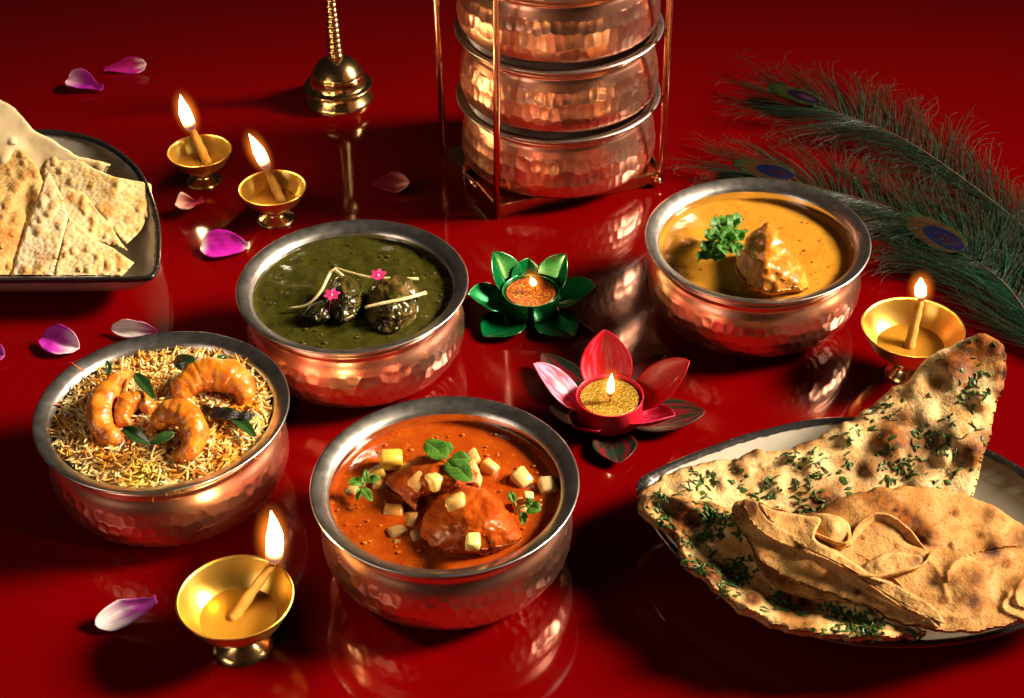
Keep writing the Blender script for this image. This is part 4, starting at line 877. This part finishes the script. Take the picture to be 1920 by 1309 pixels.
# front flap of the folded naan
bread('garlic_naan', 'folded naan flap with thick herb filling along the front of the plate',
      zc([(75, 590), (70, 640), (110, 690), (180, 730), (215, 790), (240, 850), (310, 900), (360, 950), (420, 1000), (520, 1050), (640, 1080), (800, 1105), (960, 1105), (1085, 1095), (1080, 1060), (960, 1020), (880, 960), (700, 900), (560, 840), (520, 740), (460, 660), (380, 630), (260, 590), (150, 560)]),
      [(*zpx(75, 590), 3.5), (*zpx(110, 690), 3.3), (*zpx(240, 850), 3.2), (*zpx(420, 1000), 3.0), (*zpx(640, 1080), 2.95), (*zpx(1085, 1095), 3.0), (*zpx(880, 960), 2.8), (*zpx(560, 840), 2.9), (*zpx(460, 660), 3.6), (*zpx(260, 590), 3.8), (*zpx(350, 760), 2.8), (*zpx(600, 980), 2.6)],
      .5, 13, [(*zpx(230, 640), 20, .35), (*zpx(290, 660), 16, .3), (*zpx(480, 960), 20, .4), (*zpx(330, 870), 16, .3), (*zpx(200, 760), 14, .3), (*zpx(700, 1050), 22, .25), (*zpx(950, 1070), 20, .25), (*zpx(410, 700), 14, .3)],
      [(*zpx(215, 655), 24, 1.0), (*zpx(265, 690), 18, .9), (*zpx(370, 880), 18, .7), (*zpx(480, 955), 12, .7), (*zpx(190, 745), 10, .6), (*zpx(320, 850), 12, .6), (*zpx(250, 830), 10, .7), (*zpx(330, 640), 16, .6), (*zpx(1050, 1070), 14, .5), (*zpx(110, 620), 10, .5), (*zpx(640, 960), 30, .9)],
      steps=[(zc([(170, 700), (240, 770), (300, 850), (400, 950)]), -.25, 10), (zc([(420, 960), (520, 1010), (700, 1040), (1000, 1060)]), .30, 8)], seed=2, herb=520, rim=.35,
      herbc=lambda x, y: 1.0 if 1230 < x < 1430 and y < 1120 else (.75 if y > 1120 and x > 1440 else .12), rough=.08, edgec=.9, base=(.80, .57, .24), tan=(.50, .21, .04), pitch=.016, rag=5)
# layered flatbread
bread('layered_flatbread', 'layered whole wheat flatbread with folded swirl on top of the naan',
      zc([(405, 650), (425, 605), (500, 608), (560, 640), (680, 652), (780, 600), (900, 566), (1060, 556), (1200, 575), (1330, 620), (1430, 690), (1480, 760), (1540, 860), (1560, 950), (1500, 1010), (1400, 1050), (1280, 1075), (1150, 1072), (1000, 1040), (880, 985), (780, 950), (640, 900), (520, 840), (470, 770)]),
      [(*zpx(405, 650), 5.0), (*zpx(500, 608), 5.4), (*zpx(680, 652), 5.0), (*zpx(900, 566), 5.1), (*zpx(1200, 575), 5.0), (*zpx(1430, 690), 4.6), (*zpx(1540, 860), 4.2), (*zpx(1500, 1010), 3.9), (*zpx(1150, 1072), 3.9), (*zpx(880, 985), 4.0), (*zpx(520, 840), 4.2), (*zpx(700, 760), 4.9), (*zpx(1000, 850), 4.8), (*zpx(1250, 850), 4.7)],
      .35, 8, [(*zpx(1250, 890), 40, .35), (*zpx(950, 680), 44, .25), (*zpx(1350, 700), 30, .2), (*zpx(1090, 740), 20, .22), (*zpx(1410, 920), 22, .2), (*zpx(870, 620), 30, .2)],
      [(*zpx(480, 620), 18, .95), (*zpx(760, 610), 22, .6), (*zpx(930, 605), 18, .6), (*zpx(1090, 730), 16, .85), (*zpx(1040, 680), 12, .6), (*zpx(1270, 880), 16, .5), (*zpx(1265, 965), 14, .6), (*zpx(1330, 780), 14, .75), (*zpx(1415, 900), 12, .5), (*zpx(545, 630), 10, .6), (*zpx(850, 930), 5, .9), (*zpx(1320, 650), 12, .4), (*zpx(650, 770), 8, .5), (*zpx(1440, 740), 16, .5), (*zpx(690, 640), 22, .55), (*zpx(1010, 650), 16, .7), (*zpx(1060, 690), 14, .7), (*zpx(1180, 880), 8, .5), (*zpx(880, 560), 14, .6), (*zpx(985, 640), 5, .9), (*zpx(1200, 650), 5, .7), (*zpx(1150, 960), 6, .6), (*zpx(1290, 730), 6, .6), (*zpx(1380, 830), 7, .6)],
      steps=[(zc([(1470, 760), (1360, 770), (1240, 800), (1180, 850), (1170, 900)]), .35, 16), (zc([(1500, 1000), (1420, 970), (1430, 900), (1500, 840)]), .25, 10), (zc([(1460, 1030), (1370, 990), (1400, 920)]), .2, 8),
             (zc([(1020, 700), (1090, 760), (1150, 770), (1190, 760)]), -.2, 10), (zc([(560, 640), (640, 720), (760, 790), (880, 880), (1020, 980), (1160, 1050)]), .25, 9), (zc([(900, 930), (1050, 990), (1200, 1020), (1350, 1000)]), .12, 12), (zc([(980, 760), (1060, 780), (1140, 860), (1180, 980)]), .12, 12)],
      seed=3, base=(.64, .355, .12), tan=(.48, .21, .05), rag=4, cat='flatbread', rough=.07, pitch=.02, edgec=.5, group=None)
FT = bpy.data.objects['layered_flatbread']
def layer(out, ctrl, chars, seed, th=.14, base=(.66, .38, .13), steps=(), name='folded_layer'):
    def hf(x, y, D): return .06*fbm(np.stack([x*.03, y*.03, x*0+seed], -1), 3)
    def cf(x, y, D, h):
        n2 = fbm(np.stack([x*.05, y*.05, x*0+seed+9], -1), 3); c = lerp(base, (.50, .23, .06), sstep(-.2, .7, n2)*.6)
        for (a, b_, rr, k) in chars:
            d = ((x-a)**2+(y-b_)**2)/(rr*rr*2)*(1+.5*n2); c = lerp(c, (.28, .08, .012), k*np.exp(-(d*.5)**1.3)); c = lerp(c, (.03, .012, .006), k*np.exp(-(d*1.3)**1.2)*.9)
        return lerp(c, (.76, .48, .19), .6*np.exp(-D/3))
    m = sheet(out, ctrl, th, 4, 2.6, hf, cf, rag=1.0, seed=seed); m.part(name, BREAD, FT)
# under flap and the fan of layers along the front-left
layer(zc([(470, 780), (500, 850), (560, 915), (690, 958), (860, 980), (1000, 1010), (960, 960), (840, 900), (700, 850), (560, 800)]), [(*zpx(480, 780), 4.3), (*zpx(560, 915), 3.5), (*zpx(860, 980), 3.6), (*zpx(1000, 1010), 3.8), (*zpx(840, 900), 4.3), (*zpx(600, 810), 4.5)], [(*zpx(545, 850), 22, 1), (*zpx(600, 890), 16, .8), (*zpx(720, 930), 12, .5)], 11, .12)
layer(zc([(415, 620), (430, 690), (470, 745), (560, 795), (700, 850), (850, 930), (1000, 1010), (1140, 1058), (1080, 1000), (960, 930), (860, 860), (720, 800), (600, 755), (510, 700), (450, 640)]), [(*zpx(415, 620), 5.5), (*zpx(470, 745), 4.8), (*zpx(700, 850), 4.6), (*zpx(1140, 1058), 4.35), (*zpx(960, 930), 4.95), (*zpx(600, 755), 5.2), (*zpx(450, 640), 5.6)], [(*zpx(440, 660), 10, .6), (*zpx(850, 930), 5, .9), (*zpx(560, 780), 9, .4)], 12)
layer(zc([(440, 605), (470, 680), (540, 740), (660, 790), (790, 840), (900, 910), (1040, 990), (1160, 1045), (1120, 980), (1000, 910), (880, 850), (760, 770), (640, 730), (560, 690), (510, 640), (490, 605)]), [(*zpx(440, 605), 5.8), (*zpx(540, 740), 5.3), (*zpx(790, 840), 5.1), (*zpx(1160, 1045), 4.5), (*zpx(1000, 910), 5.2), (*zpx(760, 770), 5.45), (*zpx(490, 605), 5.9)], [(*zpx(480, 620), 16, .95), (*zpx(550, 635), 10, .5), (*zpx(655, 768), 7, .5)], 13)
layer(zc([(500, 620), (560, 640), (660, 660), (720, 672), (700, 740), (780, 790), (860, 840), (960, 900), (880, 880), (760, 820), (640, 760), (560, 700)]), [(*zpx(500, 620), 5.9), (*zpx(660, 660), 5.6), (*zpx(700, 740), 5.8), (*zpx(860, 840), 5.5), (*zpx(960, 900), 5.3), (*zpx(640, 760), 5.4)], [(*zpx(545, 640), 10, .5), (*zpx(610, 670), 8, .4)], 14)
# upright strips of the swirl
def ribbon(pts, hgts, lean, seed, th=.13):
    """an upright folded edge following pts (pixel, height) on the bread"""
    p = spline([at(*q) for q in pts], 40); n = 40; h = np.interp(np.linspace(0, 1, n), np.linspace(0, 1, len(hgts)), hgts)
    T = np.gradient(p, axis=0); T /= np.linalg.norm(T, axis=1)[:, None]; sd = np.cross(T, V(0, 0, 1)); m = MB(); k = 8
    u = np.linspace(0, 1, k); prof = []
    for side in (1, -1):
        for j in (range(k) if side == 1 else range(k-1, -1, -1)):
            off = sd*(lean*np.sin(u[j]*1.5)*h)[:, None]+sd*(side*th/2*(1-.3*u[j])); prof.append(p+V(0, 0, 1)*(u[j]*h)[:, None]+off)
    P = np.array(prof).transpose(1, 0, 2); P += .03*noise(P*2+seed)[..., None]
    e = fbm(P*1.2+seed, 3); c = lerp((.66, .38, .13), (.48, .22, .055), sstep(-.2, .5, e)).reshape(-1, 3)
    m.grid(P, cv=True, c=c)
    for idx in (0, -1):
        q = P[idx]; kk = len(q); m.add(np.vstack([q, q.mean(0)]), [np.array([[i, (i+1) % kk, kk] for i in range(kk)])], V(.6, .36, .14))
    m.part('folded_layer', BREAD, FT)
ribbon([(*zpx(683, 700), 5.2), (*zpx(700, 735), 5.3), (*zpx(750, 765), 5.3), (*zpx(800, 775), 5.3), (*zpx(805, 730), 5.3), (*zpx(790, 695), 5.2)], [.15, .45, .6, .55, .35, .1], .3, 1)
ribbon([(*zpx(820, 775), 5.1), (*zpx(860, 730), 5.3), (*zpx(920, 705), 5.3), (*zpx(980, 725), 5.3), (*zpx(1040, 765), 5.2), (*zpx(1095, 800), 5.1)], [.1, .5, .75, .7, .5, .15], -.5, 2)
ribbon([(*zpx(1095, 800), 5.1), (*zpx(1070, 840), 5.2), (*zpx(1000, 865), 5.2), (*zpx(930, 882), 5.1), (*zpx(870, 880), 5.1), (*zpx(800, 850), 5.0), (*zpx(740, 800), 5.0)], [.4, .35, .5, .45, .4, .3, .1], -.6, 3)
layer(zc([(850, 850), (930, 800), (1000, 790), (1070, 800), (1080, 825), (1040, 855), (960, 878), (890, 878)]), [(*zpx(850, 850), 5.3), (*zpx(930, 800), 5.8), (*zpx(1070, 800), 5.6), (*zpx(1040, 855), 5.4), (*zpx(900, 880), 5.3)], [(*zpx(1075, 815), 12, .8)], 15, .12)
layer(zc([(690, 660), (760, 655), (820, 690), (830, 760), (800, 770), (740, 755), (700, 720)]), [(*zpx(690, 660), 5.5), (*zpx(820, 690), 5.6), (*zpx(800, 770), 5.3), (*zpx(720, 740), 5.4), (*zpx(760, 700), 5.9)], [(*zpx(820, 740), 9, .3)], 16, .12)

for k_, (off, hh_) in enumerate([(0, .30), (26, .26), (52, .30), (80, .24)]):
    ribbon([(*zpx(440+off*.9, 650-off*.3), 5.4-.004*off), (*zpx(500+off, 725-off*.8), 5.1), (*zpx(620+off, 795-off), 5.0), (*zpx(760+off, 855-off), 4.9), (*zpx(890+off, 935-off), 4.9), (*zpx(1030+off*.6, 1005-off*.6), 4.7)], [.05, hh_, hh_*1.2, hh_, hh_, .05], -.9, 30+k_, th=.09)
# ------------------------------------------------------------------ flower petals on the table
PETAL = mat('rose_petal', rough=.55, spec=.25, attr=True, sss=.1, sssr=(1, .3, .6), bump=[(.3, .3, .03)])
def petcol(a, b_, e0=.6, e1=1.0, dirn=1):
    def f(t, s_):
        q = t if dirn > 0 else 1-t
        k = sstep(e0, e1, q+.08*np.sin(s_*7)); vein = .12*np.sin(s_*38)*(1-np.abs(s_)*.3); return np.clip(lerp(a, b_, k)*(1+vein[..., None]), 0, 1).reshape(-1, 3)
    return f
MAG, WHT, PNK = (.42, .02, .40), (.80, .62, .62), (.62, .06, .20)
def petal(label, p0, p1, wd, nr, cup=.3, fold=0, sag=.2, col=None, twist=0, tipw=.55, peak=.6):
    m = MB(); P0, P1 = at(*p0), at(*p1)
    leafy(m, P0, P1, wd, nr, sag=-sag, cup=cup, fold=fold, tipw=tipw, n=26, k=9, col=col, peak=peak, twist=twist, start=.3)
    q_ = m.v[0]; m.v[0] = q_+.07*np.stack([noise(q_*1.1+3), noise(q_*1.1+8), 1.6*noise(q_*1.3+13)], -1)+.02*noise(q_*5)[:, None]*V(0, 0, 1)
    zmin = m.v[0][:, 2].min()
    if zmin < .03: m.v[0][:, 2] = np.where(m.v[0][:, 2] < .35, .03+(m.v[0][:, 2]-zmin)/(.35-zmin)*.32, m.v[0][:, 2])
    m.solo('flower_petal', PETAL, label, 'petal', 'flower petals scattered on the table', thick=.035)
petal('purple petal with an upright pale point, at the far left', (192, 166, .3), (127, 150, .5), 1.9, (.1, -.5, 1), .5, .25, .1, petcol((.34, .01, .30), (.62, .35, .45), .5, 1), peak=.7)
petal('magenta petal with a white right end, farthest back', (193, 131, .25), (274, 120, .7), 1.45, (-.1, -1, .35), .25, 0, .1, petcol((.52, .01, .26), (.85, .6, .62), .72, 1), peak=.68)
petal('curled pale pink petal under the farther small lamp', (379, 376, .5), (328, 385, .9), 1.3, (.5, -.6, .8), .75, .2, .35, petcol((.45, .03, .12), (.85, .55, .50), .25, .85), peak=.75)
petal('bright magenta petal with white ends left of the green gravy bowl', (468, 462, .5), (375, 462, .35), 2.15, (0, -.5, 1), .45, 0, .0, lambda t, s: petcol((.56, .01, .42), (.60, .02, .46))(t, s)*(1-(k_ := (sstep(.80, 1, t)+sstep(.2, .05, 1-(1-t))*sstep(.25, .0, t))).reshape(-1, 1))+np.array([[.85, .70, .55]])*k_.reshape(-1, 1))
petal('dark red petal with a pink fold, between the bell and the carrier', (700, 345, .2), (768, 342, .6), 1.5, (-.4, -.7, .6), .4, .3, .2, petcol((.22, .01, .03), (.70, .30, .30), .6, 1), peak=.65)
petal('purple petal with white tip left of the prawn bowl', (80, 632, .4), (150, 655, .35), 1.95, (0, -.6, 1), .3, .2, -.1, petcol((.42, .02, .36), (.82, .66, .74), .45, .95), peak=.45)
petal('white petal with pink end just behind the prawn bowl', (298, 622, .6), (208, 615, .4), 1.1, (0, -.8, .8), .3, .1, -.05, petcol((.50, .05, .22), (.86, .72, .68), .1, .5), peak=.55)
petal('magenta petal cut off by the left edge of the picture', (-45, 660, .4), (8, 668, .4), 1.6, (0, -.5, 1), .3, 0, .1, petcol(MAG, (.5, .1, .4)))
petal('white and purple petal nearest the camera, at the lower left', (294, 1124, .9), (178, 1172, .4), 1.45, (.25, -.8, 1), .4, 0, .25, petcol((.30, .03, .26), (.86, .74, .76), .3, .85), peak=.6)

# ------------------------------------------------------------------ lotus candle holders
GREENP = mat('green_metal_paint', (.0, .19, .045), .26, .55, var=[(.6, (.0, .10, .02), .5, .8, .6)], coat=.9, bump=[(.4, .1, .02)])
def striped(name, c1, c2, metal=.3):
    mt = bpy.data.materials.new(name); mt.use_nodes = True; nt = mt.node_tree; N = nt.nodes; Lk = nt.links; b = N['Principled BSDF']
    a = N.new('ShaderNodeAttribute'); a.attribute_name = 'col'; Lk.new(a.outputs['Color'], b.inputs['Base Color'])
    b.inputs['Roughness'].default_value = .42; b.inputs['Metallic'].default_value = 0; b.inputs['Specular IOR Level'].default_value = .3; b.inputs['Coat Weight'].default_value = .05; b.inputs['Coat Roughness'].default_value = .1
    return mt
REDP = striped('striped_red_petal', 0, 0, .15)
def stripes(a, b_, dens=22, thr=.35, seed=0):
    def f(t, s_):
        q = np.stack([s_*dens*.5, t*2.2, t*0+seed], -1); n = noise(q)+.3*noise(q*3.1)
        return lerp(a, b_, sstep(thr-.12, thr+.12, n)).reshape(-1, 3)
    return f
GLITO = mat('orange_glitter', (.42, .055, .004), .4, .3, var=[(.10, (1, .55, .08), .54, .60, .95), (.11, (.16, .012, .002), .54, .60, .85)], bump=[(.09, 1, .05)])
GLITG = mat('gold_glitter', (.42, .24, .012), .35, .4, var=[(.10, (1, .80, .22), .54, .60, .95), (.11, (.12, .05, .004), .54, .60, .85)], bump=[(.09, 1, .05)])
SILV = mat('tealight_tin', (.7, .7, .7), .25, 1)
def lotus(label, C, rc, hz, cupmt, petmt, petals, tl_label, glit, wick_px, tip_px, fw_):
    x, y = C[:2]; t = thing('lotus_candle_holder', label, 'candle holder', (x, y, 0))
    m = MB(); m.lathe([(.01, hz*.25), (rc*.9, hz*.25), (rc, hz*.32), (rc, hz*.95), (rc+.03, hz), (rc-.04, hz), (rc-.06, hz*.9), (rc-.08, hz*.4), (.01, hz*.38)][::-1], 80, x, y, c=None if petmt is GREENP else np.tile(V(.50, .012, .03), (9*80, 1))); m.part('cup', cupmt, t)
    for (p0, p1, wd, nr, cup, fold, sag, col, lb) in petals:
        m = MB(); leafy(m, p0, at(*p1), wd, nr, sag=sag, cup=cup, fold=fold, tipw=.72, n=30, k=12, col=col, peak=.5, start=.35)
        v_ = m.v[0]; v_[:, 2] = np.maximum(v_[:, 2], .03+.01*np.hypot(v_[:, 0]-x, v_[:, 1]-y))
        m.part('petal', petmt, t, thick=.05, label=lb)
    T = thing('tealight_candle', tl_label, 'candle', (x, y, hz*.4), 'glitter tealight candles')
    wz = hz*.92; wr = rc-.16
    m = MB(); m.lathe([(wr-.1, wz), (wr*.8, wz-.03), (.5, wz-.06), (.01, wz-.05)], 64, x, y); m.lathe([(wr, hz*.42), (wr+.03, wz-.1), (wr-.1, wz)], 64, x, y); m.part('wax', glit, T)
    m = MB(); m.lathe([(wr+.02, hz*.42), (wr+.06, wz-.08), (wr+.03, wz-.07)], 64, x, y); m.part('tin', SILV, T)
    wb = at(wick_px[0], wick_px[1], wz); m = MB(); m.tube([wb-V(0, 0, .05), wb+V(0.02, 0, .2), wb+V(.03, 0, .38)], .05, 6); m.part('wick', CHAR, T)
    flame(T, wb+V(.02, 0, .28), atY(*tip_px, wb[1]), fw_, fm=FLAMES)
gC = at(995, 545, 1.7)
def pt(C, r, ang, z): return V(C[0]+r*math.cos(math.radians(ang)), C[1]+r*math.sin(math.radians(ang)), z)
gp = []
for ang, tip, wd, cup, fold, sag in [(110, (990, 484, 2.3), 2.1, .3, .25, -.1), (140, (924, 472, 3.4), 2.5, .35, .35, -.3), (45, (1061, 477, 3.3), 2.5, .35, .35, -.3), (178, (877, 552, 1.9), 2.6, .35, .3, -.3), (8, (1117, 535, 1.9), 2.6, .35, .3, -.3)]:
    gp.append((pt(gC, 1.3, ang, .45), tip, wd, (-math.cos(math.radians(ang))*.9, -math.sin(math.radians(ang))*.9, 1.0), cup, fold, sag, None, None))
for ang, tip, wd in [(232, (907, 631, .35), 3.0), (308, (1076, 630, .35), 3.0)]:
    gp.append((pt(gC, .9, ang, .15), tip, wd, (0, 0, 1), .28, .15, -.12, None, None))
lotus('green metal lotus flower candle holder', gC, 1.82, 1.75, GREENP, GREENP, gp, 'orange glitter tealight in the green lotus', GLITO, (1003, 545), (995, 519), .42)
rC = at(1143, 742, 2.1); rp = []
RED, PNKS, DKG = (.55, .002, .006), (.62, .05, .12), (.012, .022, .012)
for k, (ang, tip, wd, cup, fold, sag, c) in enumerate([(92, (1134, 618, 4.2), 3.1, .45, .1, -.35, stripes(RED, PNKS, 16, .2, 1)), (172, (1000, 682, 3.6), 2.7, .5, .1, -.4, stripes((.60, .04, .08), (.62, .26, .42), 12, .0, 2)), (28, (1293, 677, 3.8), 2.8, .5, .1, -.4, stripes((.62, .003, .006), (.55, .02, .04), 10, .3, 3)),
        (222, (1075, 800, 1.0), 3.0, .45, .1, -.2, stripes((.42, .01, .04), PNKS, 18, .25, 4)), (322, (1266, 779, 1.6), 3.0, .5, .15, -.25, stripes((.42, .01, .05), PNKS, 18, .15, 5))]):
    rp.append((pt(rC, 1.25, ang, .55), tip, wd, (-math.cos(math.radians(ang))*.9, -math.sin(math.radians(ang))*.9, 1.1), cup, fold, sag, c, None))
for k, (ang, tip, wd) in enumerate([(272, (1160, 869, .45), 2.6), (338, (1323, 772, .9), 2.9), (135, (1016, 662, .9), 2.4), (48, (1246, 664, .9), 2.4), (200, (1030, 760, .5), 2.2)]):
    rp.append((pt(rC, .8, ang, .15), tip, wd, (0, 0, 1), .25, .12, -.15, stripes(DKG, (.16, .006, .012), 9, .12, 20+k), 'dark green petal streaked with red'))
lotus('red and pink striped lotus candle holder with dark lower petals', rC, 1.97, 2.15, REDP, REDP, rp, 'gold glitter tealight in the red lotus', GLITG, (1143, 752), (1147, 700), .46)

# ------------------------------------------------------------------ peacock feathers
BARB = mat('feather_barb', rough=.34, attr=True, metal=0, spec=.28)
EYEM = mat('feather_eye', rough=.5, attr=True, metal=0, spec=.08, bump=[(.06, .8, .02)], stretch=(1, 6, 1))
QUILL = mat('feather_quill', (.10, .085, .05), .4)
def feather(label, shaft, eye, stem_z, fan, seed, nb=230, Lmid=3.6, eyecol=None, loose=.5, curlS=1.0, half=(1, 1)):
    """shaft: pixels from the stem to the eye centre; eye = (length, width) in cm"""
    rg = np.random.default_rng(seed); pz = [at(x, y, z) for x, y, z in shaft]; sp = spline(pz, 120)
    T = np.gradient(sp, axis=0); T /= np.linalg.norm(T, axis=1)[:, None]
    c = sp[-1]; th = thing('peacock_feather', label, 'feather', (c[0], c[1], 0), 'peacock feathers')
    m = MB(); m.tube(sp, np.linspace(.13, .045, 120), 7); m.part('quill', QUILL, th)
    m = MB(); t_end = T[-1]; el, ew = eye; segs = 16; tt = np.linspace(0, 1, segs)
    for i in range(nb*2):
        side = 1 if i % 2 else -1
        u = (i//2)/nb; u = min(1, u**.8+rg.normal(0, .004)); u = max(u, 0); grp = float(noise(V(u*26, side*7.3, seed)))
        j = int(u*119); P0 = sp[j]; t0 = T[j]; n0 = np.cross(V(0, 0, 1), t0)*side; n0 = unit(n0)
        if rg.uniform() > half[0 if side > 0 else 1]: continue
        if u > .80:   # round the eye: narrow fan reaching past it
            v_ = (u-.80)/.20; a0 = math.radians(64-52*v_+rg.normal(0, 3)); L = el*.75+fan*(.75+.3*v_)+rg.normal(0, .35); curl = -math.radians(rg.normal(38-30*v_, 7))
            P0 = P0-t0*el*.1
        else:
            v_ = u/.80; a0 = math.radians(30+34*v_**2+rg.normal(0, 5)); L = Lmid*(1-.35*abs(v_-.6))+rg.normal(0, .5); curl = math.radians(rg.normal(-22*curlS, 20*loose))
        a = a0+curl*tt**1.3+(rg.normal(0, .5*loose)*tt**4)+(-.8*side*0)*tt
        # small hook at the ends
        hook = rg.normal(0, 1.5*loose)*np.clip((tt-.72)/.28, 0, 1)**1.5; a = a+hook
        a = a+.95*grp*tt; L = L*(1+.45*grp)
        d = t0*np.cos(a)[:, None]+n0*np.sin(a)[:, None]
        P = P0+np.vstack([np.zeros(3), np.cumsum(d[:-1]*L/(segs-1), axis=0)])
        lift = rg.uniform(-.05, .45)*np.sin(tt*np.pi*rg.uniform(.5, 1.1))+rg.uniform(0, .35)*tt*loose; P[:, 2] += lift; P[:, 2] = np.maximum(P[:, 2], .05)
        r_ = .030*(1-.45*tt); g = rg.uniform(.6, 2.4)
        kcol = rg.uniform()
        cA = V(.004, .028, .016)*g if kcol < .6 else (V(.022, .015, .004)*g if kcol < .85 else V(.006, .065, .040)*g); cB = V(.018, .024, .012)*g
        c_ = np.repeat(lerp(cA, cB, tt**1.5), 3, axis=0); m.tube(P, r_, 3, cap=False, c=c_, flat=.5)
    m.part('barbs', BARB, th, stuff=True)
    # the eye: a slightly domed patch of tight barbs, coloured in rings
    sd = unit(np.cross(V(0, 0, 1), t_end)); nr, na = 40, 90; rr = np.linspace(0, 1, nr); aa = np.linspace(0, 2*np.pi, na, endpoint=False)
    R, A = np.meshgrid(rr, aa, indexing='ij'); lx = R*np.cos(A)*el/2*(1+.18*np.cos(A)); ly = R*np.sin(A)*ew/2*(1-.12*np.cos(A))
    lift = .42+.12*(1-R**2); P = c+t_end*lx[..., None]+sd*ly[..., None]; P[..., 2] = c[2]+lift+.02*np.sin(A*46)*R
    ex = lx/(el/2); ey = ly/(ew/2)
    d1 = np.hypot(ex, ey); d2 = np.hypot((ex+.22)/.62, ey/.62); d3 = np.hypot((ex+.34)/.38, ey/.34)
    ec = eyecol or ((.010, .022, .006), (.032, .014, .003), (.002, .003, .020), (.010, .002, .008))
    C = lerp(ec[0], ec[1], sstep(.98, .78, d1)); C = lerp(C, ec[2], sstep(1.06, .94, d2)); C = lerp(C, ec[3], sstep(1.0, .5, d3))
    C = C*(1+.9*noise(np.stack([A*9, R*1.5, R*0], -1)))[..., None]
    m = MB(); m.grid(P, cv=True, c=C.reshape(-1, 3)); m.part('eye', EYEM, th, thick=.02)
feather('feather whose eye shows bright blue at the far right above the small lamp', [(2040, 720, .4), (1950, 620, .5), (1870, 520, .6), (1755, 450, .5)], (5.6, 2.9), .3, 3.4, 41, 400, 8.2, half=(1, 1), loose=.6)
feather('feather half hidden behind the rim of the yellow gravy bowl', [(1990, 560, .3), (1850, 460, .4), (1650, 385, .5), (1440, 330, .5)], (4.6, 2.5), .3, 4.4, 42, 360, 6.4, loose=1.3, curlS=.4)
feather('rearmost feather with a narrow purple eye', [(2000, 500, .3), (1850, 370, .4), (1680, 255, .6), (1495, 188, .7)], (4.6, 2.0), .3, 4.4, 43, 380, 6.2, ((.010, .018, .005), (.016, .020, .004), (.005, .002, .008), (.035, .010, .022)), loose=.9)
